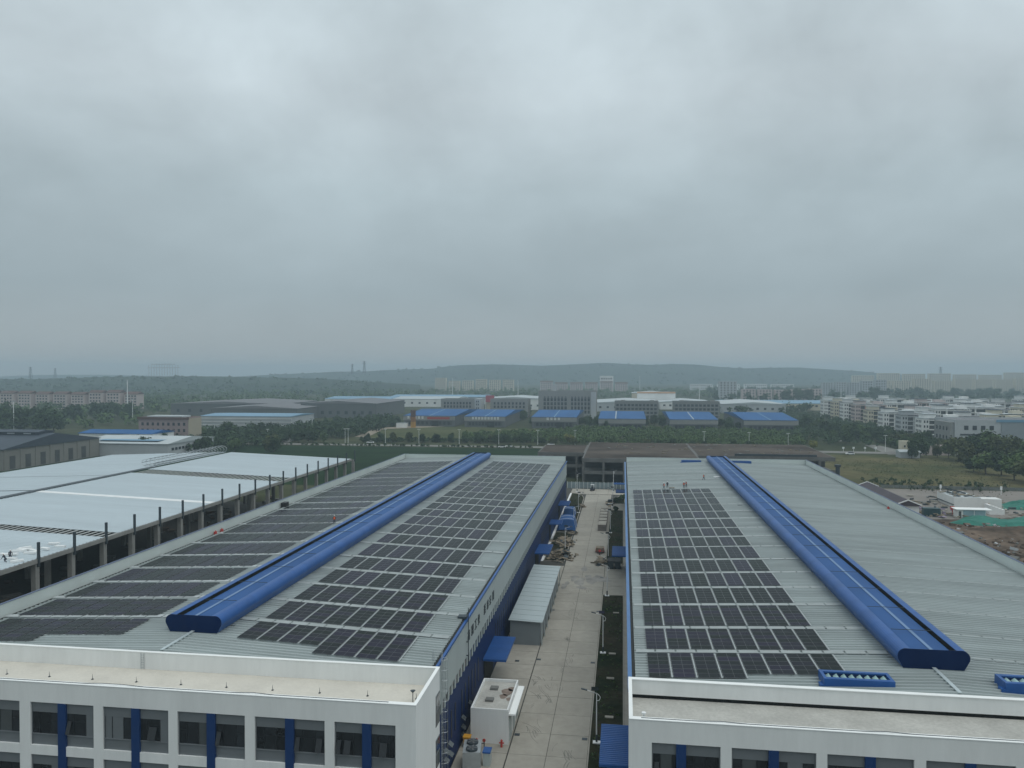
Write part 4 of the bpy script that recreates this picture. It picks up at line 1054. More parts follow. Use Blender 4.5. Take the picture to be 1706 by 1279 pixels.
# ------------------------------------------------------------------ vegetation
LEAF = {}
def leafmat(name, c, c2, rand=.22):
    m = mat(name, c, .75, 0, .35, .55, spec=.06, rand=rand, col2=c2, coord='pos', detail=3); return m
M_LEAF_D = leafmat('foliage_dark', (0.030, 0.054, 0.027), (0.052, 0.082, 0.038))
M_LEAF_M = leafmat('foliage_mid', (0.052, 0.088, 0.034), (0.088, 0.13, 0.05))
M_LEAF_Y = leafmat('foliage_yellow', (0.14, 0.15, 0.035), (0.20, 0.20, 0.06))
M_BARK = mat('bark', (0.085, 0.07, 0.055), .9, 0, .3, 1.5)
def leaf_cloud(name, centers, radii, per, size, m, seed):
    """many leaf-sized quads spread in and on lumps"""
    g = np.random.default_rng(seed); C_ = np.repeat(np.asarray(centers, float), per, 0); Rd = np.repeat(np.asarray(radii, float), per, 0)
    n = len(C_); d = g.normal(size=(n, 3)); d /= np.linalg.norm(d, axis=1)[:, None]
    p = C_ + d * Rd * (g.random((n, 1)) ** .35) * (1 + .12 * g.normal(size=(n, 1)))
    nrm = d + .7 * g.normal(size=(n, 3)); nrm[:, 2] = np.abs(nrm[:, 2]) + .2; nrm /= np.linalg.norm(nrm, axis=1)[:, None]
    a = np.cross(nrm, g.normal(size=(n, 3))); a /= np.linalg.norm(a, axis=1)[:, None]; b_ = np.cross(nrm, a)
    s = (np.asarray(size) if np.ndim(size) else size) * g.uniform(.6, 1.35, (n, 1)) * .5
    if np.ndim(size): s = np.repeat(np.asarray(size, float), per)[:, None] * g.uniform(.6, 1.35, (n, 1)) * .5
    q = np.stack([p - a * s - b_ * s * .8, p + a * s - b_ * s * .5, p + a * s * .8 + b_ * s, p - a * s * .7 + b_ * s * .8], 1).reshape(-1, 3)
    me = bpy.data.meshes.new(name); me.vertices.add(4 * n); me.vertices.foreach_set('co', q.astype(np.float32).ravel())
    me.loops.add(4 * n); me.loops.foreach_set('vertex_index', np.arange(4 * n, dtype=np.int32))
    me.polygons.add(n); me.polygons.foreach_set('loop_start', np.arange(0, 4 * n, 4, dtype=np.int32)); 
    me.materials.append(m); me.update(calc_edges=True); return me
def crown_lumps(q, r, h, z0, k):
    c, rr = [], []
    for i in range(k):
        a = q.uniform(0, 6.28); e = q.uniform(-.8, 1.0); u = q.uniform(.25, .72)
        c.append((math.cos(a) * r * u, math.sin(a) * r * u, z0 + h * (.5 + .36 * e))); f = q.uniform(.30, .52)
        rr.append((r * f, r * f, h * f * .62))
    return c, rr
CROWN = {}
M_LEAF_O = leafmat('foliage_olive', (0.055, 0.07, 0.028), (0.085, 0.10, 0.045))
for kind, m in (('dark', M_LEAF_D), ('mid', M_LEAF_M), ('olive', M_LEAF_O), ('yellow', M_LEAF_Y)):
    for v in range(4 if kind != 'yellow' else 1):
        q = random.Random(100 + v + len(kind) * 7)
        c, rr = crown_lumps(q, 2.5, 5.2, .75, 17)
        CROWN[kind, v] = leaf_cloud('crown', c, rr, 105, .42, m, 40 + v)
TRUNK = []
for v in range(3):
    q = random.Random(v); b = MB().tube((0, 0, -.1), (q.uniform(-.1, .1), 0, 2.1), .16, .11, 7)
    for k in range(4):
        a = 1.57 * k + q.uniform(-.4, .4); b.tube((0, 0, 1.5 + .15 * k), (math.cos(a) * 1.2, math.sin(a) * 1.2, 3.2 + q.uniform(0, .8)), .07, .03, 5)
    TRUNK.append(b.mesh('trunk', M_BARK))
def tree(x, y, h, label, group, kind='dark', wide=1.0, name='tree'):
    s = h / 6.2; o = thing(name, label, 'tree', (x, y, 0), rnd.uniform(0, 6.28), group)
    o.scale = (s * wide, s * wide, s * rnd.uniform(.88, 1.15))
    if kind == 'mid' and rnd.random() < .35: kind = 'olive'
    obj('trunk', TRUNK[rnd.randrange(3)], o); obj('crown', CROWN[kind, rnd.randrange(4) if kind != 'yellow' else 0], o)
    return o
def wood(name, pts, hr, kind, seed, per=46, leaf=.16):
    """a wood nobody could count: lumps of foliage over the given spots"""
    q = random.Random(seed); c, rr, sz = [], [], []
    for x, y in pts:
        h = q.uniform(*hr); w = h * q.uniform(.42, .62)
        for k in range(4):
            a = q.uniform(0, 6.28); u = q.uniform(0, .55) * w
            c.append((x + math.cos(a) * u, y + math.sin(a) * u, h * q.uniform(.35, .72))); f = q.uniform(.5, .8)
            rr.append((w * f, w * f, h * .30)); sz.append(h * leaf)
    me = leaf_cloud(name, c, rr, per // 4, np.array(sz), {'dark': M_LEAF_D, 'mid': M_LEAF_M, 'olive': M_LEAF_O}[kind], seed)
    return tag(obj(name, me), kind='stuff')
def inpoly(x, y, P):
    r = False; j = len(P) - 1
    for i in range(len(P)):
        if (P[i][1] > y) != (P[j][1] > y) and x < (P[j][0] - P[i][0]) * (y - P[i][1]) / (P[j][1] - P[i][1]) + P[i][0]: r = not r
        j = i
    return r
def scatter(poly, n, seed):
    """n ground spots spread evenly over the ground polygon given by survey bearings"""
    P = [tuple(gp(*p)[:2]) for p in poly]; q = random.Random(seed)
    xs = [p[0] for p in P]; ys = [p[1] for p in P]; out = []
    while len(out) < n:
        x, y = q.uniform(min(xs), max(xs)), q.uniform(min(ys), max(ys))
        if inpoly(x, y, P): out.append((x, y))
    return out

# ------------------------------------------------------------------ buildings beyond the site
def cm_(name, c, r=.85, v=.08): return mat(name, c, r, 0, v, .08, fine=.04, spec=.12)
W_GREY = cm_('wall_grey', (.255, .258, .25)); W_GREY2 = cm_('wall_grey_dark', (.125, .132, .132)); W_GREY3 = cm_('wall_grey_mid', (.20, .205, .2)); W_BEIGE = cm_('wall_beige', (.40, .36, .28)); W_PINK = cm_('wall_pink', (.30, .235, .225))
W_WHITE = cm_('wall_white', (.72, .72, .70)); W_CREAM = cm_('wall_cream', (.58, .53, .42)); W_ROSE = cm_('wall_rose', (.50, .42, .40)); W_LGREY = cm_('wall_light_grey', (.42, .44, .45)); W_YEL = cm_('wall_pale_yellow', (.52, .52, .30))
R_BLUE = mat('roof_blue', (.018, .098, .265), .5, 0, .14, .03, spec=.05, stretch=(3, .4, 1)); R_CYAN = mat('roof_pale_blue', (.15, .29, .41), .5, 0, .12, .03); R_WHITE = cm_('roof_white', (.46, .50, .51)); R_SLATE = cm_('roof_slate', (.060, .075, .095), .6)
R_GREY = cm_('roof_grey', (.19, .19, .20)); R_BROWN = cm_('roof_brown', (.13, .085, .075)); R_DIRT = mat('roof_dirt', (.066, .056, .049), .95, 0, .3, .07, spec=.05, fine=.3, col2=(.10, .085, .073), stretch=(.4, 1, 1))
M_WINFAR = mat('far_window', (.035, .042, .05), .25, 0, .2, .3, spec=.5, rand=.35)
M_SLOT = mat('shade_and_dark_doors', (.07, .075, .075), .7, 0, .2, .3)  # dark gates, doors and glazing; also paints the shade in open storeys
WINM = {}
def windows(par, axis, fixed, a0, a1, n, zs, w, h, m=M_WINFAR, skip=()):
    """n windows between a0 and a1 along one face, one object each; axis 'x': face looks at -Y, 'y': face looks at -X or +X"""
    k = (axis, round(w, 2), round(h, 2), m.name)
    if k not in WINM: WINM[k] = (MB().box(-w / 2, w / 2, -.06, .06, 0, h) if axis == 'x' else MB().box(-.06, .06, -w / 2, w / 2, 0, h)).mesh('window', m)
    for z in zs:
        for i in range(n):
            if i in skip: continue
            t_ = a0 + (a1 - a0) * (i + .5) / n
            obj('window', WINM[k], par, (t_, fixed, z) if axis == 'x' else (fixed, t_, z))
def gable(x0, x1, y0, y1, z, rise, along='y', over=.5):
    b = MB()
    if along == 'y':
        xm = (x0 + x1) / 2; b.extrude([(x0 - over, z), (x0 - over, z + .25), (xm, z + rise + .25), (x1 + over, z + .25), (x1 + over, z)], y0 - over, y1 + over)
    else:
        ym = (y0 + y1) / 2; i = len(b.v)
        pr = [(y0 - over, z), (y0 - over, z + .25), (ym, z + rise + .25), (y1 + over, z + .25), (y1 + over, z)]
        for x in (x0 - over, x1 + over): b.v += [(x, y, zz) for y, zz in pr]
        for k in range(5):
            j = (k + 1) % 5; b.f.append((i + k, i + 5 + k, i + 5 + j, i + j)); b.m.append(0)
        b.f.append(tuple(i + k for k in range(5))); b.m.append(0); b.f.append(tuple(i + 9 - k for k in range(5))); b.m.append(0)
    return b
def shed(label, x0, x1, y0, y1, h, rise, wm, rm, along='y', group=None, cat='hall', name='factory_hall'):
    t = thing(name, label, cat, (0, 0, 0), 0, group)
    MB().box(x0, x1, y0, y1, 0, h).build('wall', wm, t)
    r = gable(x0, x1, y0, y1, h + .003, rise, along).build('roof', rm, t)
    return t, r
def flat(label, x0, x1, y0, y1, h, wm, rm, group=None, cat='building', name='office_building', par=.9):
    t = thing(name, label, cat, (0, 0, 0), 0, group)
    MB().box(x0, x1, y0, y1, 0, h).build('wall', wm, t)
    r = MB().box(x0 + .3, x1 - .3, y0 + .3, y1 - .3, h + .003, h + .12).build('roof', rm, t)
    p = MB(); s = .3
    for a in ((x0, x1, y0, y0 + s), (x0, x1, y1 - s, y1), (x0, x0 + s, y0 + s, y1 - s), (x1 - s, x1, y0 + s, y1 - s)): p.box(*a, h + .002, h + par)
    p.build('parapet', wm, t)
    return t, r

# concrete frame shell right behind the factories
M_FRAMEC = mat('frame_concrete', (.13, .128, .122), .9, 0, .2, .3)
t = thing('concrete_frame', 'unfinished two-storey concrete frame with an earth-brown slab behind the factories', 'building')
def frame(x0, x1, y0, y1, cols):
    rf = MB().box(x0, x1, y0, y1, 10.3, 10.95).build('top_slab', M_FRAMEC, t)
    MB().box(x0 + .6, x1 - .6, y0 + .6, y1 - .6, 10.952, 11.0).build('slab_dirt', R_DIRT, rf)
    MB().box(x0, x1, y0, y0 + .4, 9.4, 10.298).build('edge_beam', M_FRAMEC, t)
    MB().box(x0 + .3, x1 - .3, y0 + .5, y1, 5.0, 5.5).build('floor_slab', M_CONCD, t)
    MB().box(x0, x1, y0 - .02, y0 + .45, 4.7, 5.9).build('edge_beam', M_FRAMEC, t)
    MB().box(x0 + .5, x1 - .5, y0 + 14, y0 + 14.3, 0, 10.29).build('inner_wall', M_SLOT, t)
    m = MB().box(-.4, .4, -.4, .4, 0, 10.29).mesh('column', M_FRAMEC)
    for x in cols:
        for y in (y0 + .1, y0 + 8): obj('column', m, t, (x, y - .0, 0))
frame(-16, 30, 310, 381, [-15.6, -7.6, .4, 8.4, 16.4, 24.4])
frame(30.01, 84, 326, 381, [38 + 8 * i for i in range(6)])
frame(-36, -16.01, 331, 366, [-35.5, -27.5, -19.5])
q = random.Random(3); b = MB()
for i in range(60): b.obox((q.uniform(-10, 80), q.uniform(330, 378), 11.1), q.uniform(.5, 3), q.uniform(.4, 1.5), .3, q.uniform(0, 3), q.choice((0, 1)))
tag(b.build('slab_rubble', [M_CONCD, M_WOOD]), kind='stuff')
MB().box(45, 77, 326.4, 326.9, 11.0, 11.9).build('slab_upstand', M_STEELD, t)
tt = thing('stair_cover', 'blue sheet-covered stair beside the concrete frame', 'stair cover', (-36.8, 345, 0))
MB().extrude([(-3.5, .1), (-3.5, 5.2), (2.5, 10.6), (2.5, .1)], -2, 2).build('blue_sheet', M_BLUE, tt)
lm = MB().tube((0, 0, 0), (0, 0, 1.0), .08, n=6).tube((0, 0, 1.0), (0, 0, 1.6), .42, .42, 10).mesh('globe_lamp', M_PAINT)
for i, (px, py) in enumerate([(1187, 747), (1222, 748), (1260, 749), (1278, 749.5), (1295, 750), (1332, 751), (1405, 752), (1422, 752), (1441, 752), (1459, 752)]):
    p = gp(px, py); o = obj('globe_lamp', lm, None, (p.x, p.y, 1.4)); o.scale = (1.3, 1.3, 1.6); o.location.z = 0
    tag(o, 'white globe lamp standing along the verge of the far avenue', 'lamp', 'globe lamps along the avenue')

# the six blue-roofed halls
HX = [(-181, -138), (-128.5, -95.4), (-73, -37.2), (-18.5, 17.2), (36, 71.4), (91, 130)]
HL = ['blue-roofed hall with a red banner, leftmost behind the lawn', 'blue-roofed hall with a long row of white sign letters', 'blue-roofed hall with four white sign letters, before the tallest grey office',
      'blue-roofed hall with a pale roof line, right of the tallest grey office', 'blue-roofed hall with an open dark gate, before the right grey office', 'blue-roofed hall at the right end of the row, by the dark woods']
for i, ((x0, x1), lab) in enumerate(zip(HX, HL)):
    yf = (632, 628, 627, 612, 610, 609)[i]
    t, r = shed(lab, x0, x1, yf, yf + 122, 8.6, 2.9, W_GREY2, R_BLUE, 'x', 'blue-roofed halls in a row')
    MB().box(x0 - .4, x1 + .4, yf - .3, yf - .02, 5.2, 9.0).build('front_fascia', W_GREY, t)
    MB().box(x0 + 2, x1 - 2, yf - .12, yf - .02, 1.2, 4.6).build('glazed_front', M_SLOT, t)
    windows(t, 'x', yf - .16, x0 + 3, x1 - 3, 10, (1.6,), 1.9, 2.6)
    MB().box((x0 + x1) / 2 + 2, (x0 + x1) / 2 + 8, yf - .2, yf - .125, 0, 4.6).build('gate', M_DARK, t)
    xs = x0 + (x1 - x0) * (.5 if i != 3 else .36)
    q_ = MB()
    for k in range(8):
        ya, yb = yf + 61 * k / 8, yf + 61 * (k + 1) / 8; za, zb = 8.9 + 2.9 * k / 8, 8.9 + 2.9 * (k + 1) / 8
        q_.poly([(xs - .35, ya, za), (xs + .35, ya, za), (xs + .35, yb, zb), (xs - .35, yb, zb)])
    q_.build('skylight_line', R_CYAN if i not in (3, 4) else R_WHITE, r)
    if i in (0, 1, 2):
        n, a0, wd = ((5, x0 + 3, 2.4), (9, x0 + 6, 2.0), (4, x0 + 12, 2.4))[i]
        for k in range(n):
            g = MB(); cx = a0 + k * (wd + .6)
            g.box(cx, cx + wd * .8, yf - .45, yf - .32, 7.9, 8.2).box(cx, cx + wd * .8, yf - .45, yf - .32, 6.7, 7.0).box(cx + .2, cx + .6, yf - .47, yf - .34, 6.4, 8.5).box(cx + 1.1, cx + 1.5, yf - .47, yf - .34, 6.4, 8.5)
            g.build('sign_character', M_PAINT, t)
    if i == 0: MB().box(x0 + 20, x1 - 4, yf - .5, yf - .32, 6.0, 7.9).build('banner', mat('banner_red', (.32, .05, .05), .7), t)
# grey office buildings behind them
t, r = flat('tall grey office building with a broad blank top and seven window columns each side', -82.6, -26, 765, 795, 25.8, W_GREY, R_GREY, None, 'office building')
windows(t, 'x', 764.9, -78, -54, 7, (4.6, 8.6, 12.6, 16.6), 2.2, 3.0); windows(t, 'x', 764.9, -51, -31.5, 6, (4.6, 8.6, 12.6, 16.6), 2.0, 3.0)
windows(t, 'x', 764.9, -78, -54, 7, (20.2,), 1.6, .9); windows(t, 'x', 764.9, -51, -31.5, 6, (20.2,), 1.6, .9)
MB().box(-31, -26, 764.4, 764.85, 0, 25.8).build('corner_pier', W_LGREY, t); MB().box(-70, -66, 775, 780, 26, 33).build('roof_mast_base', W_LGREY, t)
for x0, x1, lab, n in ((-181, -147, 'grey office building behind the leftmost blue hall, with a white stair tower', 9), (-130.6, -92.7, 'grey office building with a red sign beside it, second from the left', 9)):
    t, r = flat(lab, x0, x1, 765, 785, 17.6, W_GREY, R_GREY, None, 'office building')
    windows(t, 'x', 764.9, x0 + 2.5, x1 - 2.5, n, (9.6, 13.0, 4.5), 1.8, 2.3)
    if n and x0 < -150: MB().box(-146.9, -140.5, 766, 784, 0, 18.4).build('stair_tower', W_LGREY, t); windows(t, 'x', 765.9, -145.5, -142, 2, (5, 8.5, 12, 15), .9, 1.6)
for x0, x1, lab in ((-8, 33.9, 'grey four-storey block with dense windows between two blue halls'), (48.1, 91.4, 'grey four-storey block with dense windows, rightmost of the grey offices')):
    t, r = flat(lab, x0, x1, 765, 782, 16.2, W_GREY3, R_GREY, 'dense grey blocks', 'office building')
    for z in (4.6, 8.3, 12.0): MB().box(x0, x1, 764.6, 764.95, z - .9, z - .3).build('floor_band', W_GREY, t)
    windows(t, 'x', 764.9, x0 + 1, x1 - 1, 11, (4.7, 8.4, 12.1, 1.2), 2.3, 2.1)
    for x in (x0 + 6, x1 - 8): MB().box(x, x + 4, 768, 774, 16.4, 18.0).build('roof_box', W_GREY, t)
t = thing('roof_sign', 'red sign board standing between the left grey offices', 'sign', (-136.5, 800, 0))
MB().box(-5, 4, -.3, .3, 14, 21).build('sign_board', mat('sign_red', (.40, .10, .13), .7), t)
for x in (-4, 3): MB().box(x - .2, x + .2, -.2, .2, 0, 14).build('post', M_STEEL, t)
flat('cream low building behind the red sign board', -142, -128, 802, 820, 13.5, W_CREAM, R_WHITE)
# left: brown three-storey house, low sheds
t, r = flat('pink-brown three-storey building with small square windows and a beige end', -306, -272, 459, 474, 15.6, W_PINK, R_GREY, None, 'building')
windows(t, 'x', 458.9, -305, -273, 9, (3.2, 7.2, 11.2), 1.5, 1.9)
MB().box(-271.98, -271.6, 459, 474, 0, 15.6).build('beige_end', W_BEIGE, t); MB().box(-306.6, -271.4, 458.4, 458.98, 15.0, 16.6).build('cornice', R_BROWN, t); MB().box(-302, -278, 462, 472, 16.2, 17.2).build('roof_house', R_WHITE, t)
arch = MB()
for x in (-297, -290, -283): arch.path([(x + 2.2 * math.cos(a), 458.85, 6.2 + 2.6 * math.sin(a)) for a in [math.pi * i / 8 for i in range(9)]], .18, 4)
arch.build('window_arch', W_PINK, t)
t, r = shed('dark slate-roofed workshop with a roof lantern at the left picture edge', -330, -279, 318, 384, 9.6, 5.0, cm_('wall_drab', (.22, .215, .195)), R_SLATE, 'x')
MB().box(-330, -284, 346, 356, 14.3, 15.4).build('lantern_wall', R_SLATE, r); gable(-330, -284, 345.6, 356.4, 15.41, .8, 'x', .3).build('lantern_roof', R_SLATE, r)
for i in range(5): MB().box(-328 + 9 * i, -324 + 9 * i, 345.85, 345.98, 14.6, 15.2).build('lantern_window', R_WHITE, r)
for i in range(7):
    MB().box(-278.98, -278.7, 318.5 + 9.6 * i, 319.7 + 9.6 * i, 0, 9.6).build('pilaster', cm_('wall_drab', (.22, .215, .195)), t)
    if i < 6: MB().box(-278.98, -278.85, 322 + 9.6 * i, 325.2 + 9.6 * i, .5, 6.4).build('gate', M_SLOT, t)
t, r = shed('low shed with a pale blue and white roof right of the slate workshop', -292, -240, 385, 432, 6.6, 2.4, W_LGREY, R_WHITE, 'x')
MB().box(-284, -248, 389, 405, 8.0, 8.1).build('blue_roof_panel', R_CYAN, r).rotation_euler = (0, 0, 0)
windows(t, 'y', -239.9, 388, 428, 12, (3.0,), 2.2, 1.4)
t, r = shed('bright blue-roofed shed behind the slate workshop', -322, -275, 425, 448, 8.5, 1.5, W_WHITE, R_BLUE, 'x')
t, r = shed('long flat shed with a pale striped roof behind the pink-brown building', -330, -255, 575, 620, 10.5, 1.0, W_LGREY, R_CYAN, 'x')
for k in range(3): MB().box(-331, -254, 574.2 - .3, 574.45, 3.5 + 2.6 * k, 3.9 + 2.6 * k).build('wall_band', W_WHITE, t)
for x0, x1, y0, y1, h, lab in ((-385, -300, 690, 760, 11, 'dark-walled warehouse with a grey roof, left of its pair'), (-318, -240, 740, 840, 14, 'dark-walled warehouse with a broad grey roof, by the blue-white roofs'), (-470, -350, 760, 860, 12, 'dark-walled warehouse farthest left behind the striped shed')):
    t, r = shed(lab, x0, x1, y0, y1, h, 2.5, W_GREY2, R_GREY, 'y'); windows(t, 'x', y0 - .1, x0 + 2, x1 - 2, 9, (3.5,), 3.0, 3.2)
for x0, x1, y0, y1, h, wm, rm, lab in ((-390, -300, 985, 1060, 10, W_WHITE, R_CYAN, 'white hall with a sky-blue roof left of the grey offices'), (-300, -215, 990, 1075, 10, W_WHITE, R_WHITE, 'white hall with a white roof beside the sky-blue one'),
        (-330, -190, 1080, 1150, 10, W_LGREY, R_CYAN, 'far hall with a sky-blue roof'), (-165, -95, 930, 1010, 13, W_WHITE, R_WHITE, 'long white-roofed hall behind the tall grey office'),
        (-32, 40, 900, 1010, 10, W_LGREY, R_WHITE, 'white-roofed hall right of the tall grey office'), (44, 105, 960, 1040, 9, W_WHITE, R_WHITE, 'white hall behind the rightmost grey office'),
        (108, 175, 880, 980, 10, W_LGREY, R_WHITE, 'low white hall behind the dark trees'), (120, 275, 960, 1060, 8, W_CREAM, R_CYAN, 'low hall with a pale blue roof before the houses'), (12, 62, 1060, 1100, 17, W_CREAM, R_WHITE, 'cream flat-topped building above the white halls')):
    t, r = shed(lab, x0, x1, y0, y1, h, 2.2, wm, rm, 'x' if x1 - x0 > 80 else 'y'); windows(t, 'x', y0 - .1, x0 + 2, x1 - 2, 8, (4,), 2.6, 2.2)
# orange-trimmed low block and white cube
MB_ = flat('white block with an orange parapet above the halls', 18, 66, 1010, 1030, 19, W_WHITE, R_WHITE)[0]
MB().box(18, 66, 1009.5, 1009.9, 18.2, 20.2).build('orange_band', mat('orange_band', (.55, .33, .2), .8), MB_)
t, r = flat('small white cube-shaped building at the foot of the hills', -52, -22, 1780, 1810, 36, W_WHITE, R_WHITE); windows(t, 'x', 1779.8, -50, -24, 5, (6, 14, 22, 29), 3, 3.5)
def far_row(lab, group, px0, px1, d, n, h, wm, rm, floors, base=0, hv=2):
    for i in range(n):
        a = hp(px0 + (px1 - px0) * i / n, d); c = hp(px0 + (px1 - px0) * (i + .82) / n, d)
        hh = h + rnd.uniform(-hv, hv)
        t, r = flat(lab, a.x, c.x, a.y, a.y + 13, hh + base, wm, rm, group, 'apartment block', 'apartment_block')
        windows(t, 'x', a.y - .1, a.x + 1, c.x - 1, max(4, int((c.x - a.x) / 5)), [base + hh * (k + .35) / floors for k in range(floors)], 2.2, hh / floors * .5)
        if rm is R_BROWN: gable(a.x, c.x, a.y, a.y + 13, hh + base + .95, 3.0, 'x').build('pitched_roof', rm, t)
far_row('pale apartment block in the long row at far left', 'apartment blocks at far left', -30, 236, 960, 9, 17.5, W_ROSE, R_BROWN, 5)
far_row('cream apartment block at the foot of the middle hill', 'cream blocks under the hill', 725, 860, 1900, 6, 27, W_CREAM, R_WHITE, 6, 0, 4)
far_row('long pinkish block under the hill behind the tall grey office', 'pinkish blocks under the hill', 900, 1050, 1750, 6, 20, W_ROSE, R_BROWN, 5)
far_row('grey apartment block in the haze, right of centre', 'hazy grey blocks', 1198, 1234, 1300, 1, 31, W_LGREY, R_GREY, 7)
far_row('pale block in the haze behind the pale blue roof', 'hazy pale blocks', 1236, 1374, 1250, 5, 17, W_ROSE, R_WHITE, 4)
far_row('pale block in the haze, far right', 'hazy blocks at far right', 1370, 1480, 1500, 5, 24, W_LGREY, R_GREY, 6, 0, 6)
far_row('cream apartment slab in the haze at far right', 'hazy cream slabs at far right', 1455, 1760, 1700, 9, 27, W_CREAM, R_WHITE, 7, 0, 4)
far_row('cream apartment slab in the farthest haze at right', 'farthest hazy slabs', 1420, 1760, 2200, 8, 40, W_CREAM, R_WHITE, 8, 0, 7)
far_row('low white hall roof in the haze under the hill', 'hazy low halls', 1150, 1330, 2000, 4, 15, W_WHITE, R_WHITE, 2)
# row houses on the right: end faces white with small windows, street faces open with slab edges
HOUSE = {}
def house(label, x, y, floors, wm, seed, w=26.0, l=13.0, front=True):
    q = random.Random(seed); h = 3.25 * floors
    t = thing('town_house', label, 'house', (x, y, 0), 0, 'white flat-roofed town houses')
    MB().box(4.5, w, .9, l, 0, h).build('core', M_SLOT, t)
    MB().box(0, 4.48, 0, l, 0, h + .8).build('end_bay', wm, t)
    MB().box(8.2, 9.4, .2, .88, 0, h + .5).build('stair_pier', wm, t); MB().box(w - 1.2, w, .2, .88, 0, h + .3).build('side_pier', wm, t)
    for k in range(floors + 1): MB().box(4.5, w + .3, -.2, .88, 3.25 * k - .55, 3.25 * k + .1).build('floor_slab', wm, t)
    windows(t, 'y', -.06, 1.0, l - 1, 4, [3.25 * k + 1.1 for k in range(floors)], 1.3, 1.7)
    if front: windows(t, 'x', .84, 10, w - 1.5, 4, [3.25 * k + .6 for k in range(floors)], 2.2, 2.0)
    windows(t, 'x', -.06, .6, 4.2, 2, [3.25 * k + 1.1 for k in range(floors)], .9, 1.6)
    MB().box(-.3, w + .4, -.4, l + .4, h + .81, h + 1.05).build('roof', R_WHITE if q.random() < .7 else R_GREY, t)
    p = MB().box(1.5, 9.5, 2, l - 2, h + 1.06, h + 3.8).build('penthouse', wm, t); MB().box(1.0, 10.3, 1.3, l - 1.2, h + 3.81, h + 4.1).build('penthouse_roof', R_WHITE if q.random() < .6 else R_SLATE, p)
    if q.random() < .8: MB().box(w - 9, w - 2, 3, l - 3, h + 1.06, h + 3.2).build('roof_room', wm, t)
    return t
HC = [W_WHITE, W_CREAM, W_WHITE, W_ROSE, W_WHITE, W_WHITE]
FR_ = [(822, 5, W_WHITE, 'white town house at the far end of the tree-lined street front'), (783, 5, W_CREAM, 'cream town house, second from the far end of the street front'), (750, 5, W_WHITE, 'white town house, third from the far end of the street front'),
       (714, 5, W_ROSE, 'town house with rose walls in the street front above the trees'), (678, 4, W_CREAM, 'cream town house in the middle of the street front'), (640, 4, W_WHITE, 'white town house, third from the near end of the street front'),
       (600, 4, W_LGREY, 'bare grey town house, second from the near end of the street front'), (560, 4, W_WHITE, 'white town house with an orange stripe nearest on the street front')]
for i, (y, fl, wm, lab) in enumerate(FR_):
    t = house(lab, 200, y, fl, wm, 50 + i)
    if i in (7, 3): MB().box(8.5, 9.1, .1, .19, 1.5, 3.25 * fl - 1).build('orange_stripe', mat('orange_stripe', (.45, .14, .06), .8), t)
    if i == 3: MB().box(.2, 4.3, -.12, -.02, 0, 3.2).build('yellow_base', W_YEL, t)
k = 0
for cx in (236, 270, 304, 338, 372, 406, 440):
    for y in (556, 592, 628, 664, 700, 736, 772, 808, 844, 880):
        if cx > .535 * y or (y * 3 + cx) % 11 == 0: continue
        k += 1
        house('flat-roofed town house in the dense quarter behind the street front', cx + rnd.uniform(-3, 3), y + rnd.uniform(-4, 4), 4 if k % 3 else 5, HC[(k * 5 + cx) % 6], 200 + k, front=False)
t, r = flat('large grey and white industrial building with a blue roof edge on the right', 199, 262, 505, 536, 15.4, W_LGREY, R_GREY, None, 'industrial building', 'industrial_building')
MB().box(225, 240, 504.6, 504.95, 0, 15.4).build('grey_section', cm_('section_grey', (.26, .29, .31)), t); MB().box(222, 262, 504.3, 504.55, 15.0, 16.6).build('blue_edge', R_CYAN, t)
windows(t, 'x', 504.9, 203, 222, 4, (10.2,), 2.4, 2.6); MB().box(202, 222, 504.85, 504.95, 6.8, 7.8).build('window_band', M_WINFAR, t); MB().box(203, 206.5, 504.85, 504.95, 0, 4.6).build('gate', M_DARK, t)
windows(t, 'x', 504.9, 241, 262, 2, (10.0,), 4.0, 2.6); windows(t, 'x', 504.9, 241, 262, 10, (6.2,), 1.6, 1.2)
MB().box(196.5, 198.98, 506, 530, 0, 14.6).build('end_bay', W_GREY, t); windows(t, 'y', 196.4, 508, 528, 4, (4, 9.5), 1.6, 2.2)
t, r = flat('cream building cut by the right picture edge above the trees', 229.5, 262, 438, 462, 18.0, W_CREAM, R_GREY); MB().box(231, 246, 437.8, 437.95, 0, 12).build('dark_hall', W_GREY2, t); windows(t, 'x', 437.9, 229.8, 232.4, 1, (4, 9, 13), 1.2, 2.0)
t, r = shed('low dark lean-to with a pale roof between the trees at right', 228, 246, 470, 482, 6, .8, W_GREY2, R_WHITE, 'x')
t, r = flat('small cream gatehouse by the avenue at right', *sorted((gp(1503, 757).x, gp(1517, 757).x)), gp(1503, 757).y, gp(1503, 757).y + 6, 6.4, W_CREAM, R_WHITE); windows(t, 'x', gp(1503, 757).y - .1, gp(1504, 757).x, gp(1516, 757).x, 2, (1.6, 4), .8, 1.1)
t, r = shed('low white shed with a pale roof before the gatehouse', gp(1500, 763).x, gp(1531, 763).x, gp(1500, 763).y, gp(1500, 763).y + 7, 3.0, 1.0, W_LGREY, R_WHITE, 'x')
t, r = flat('long pink wall building behind the avenue trees at right', gp(1536, 758).x, gp(1581, 758).x, gp(1536, 758).y, gp(1536, 758).y + 8, 4.2, W_ROSE, R_WHITE)

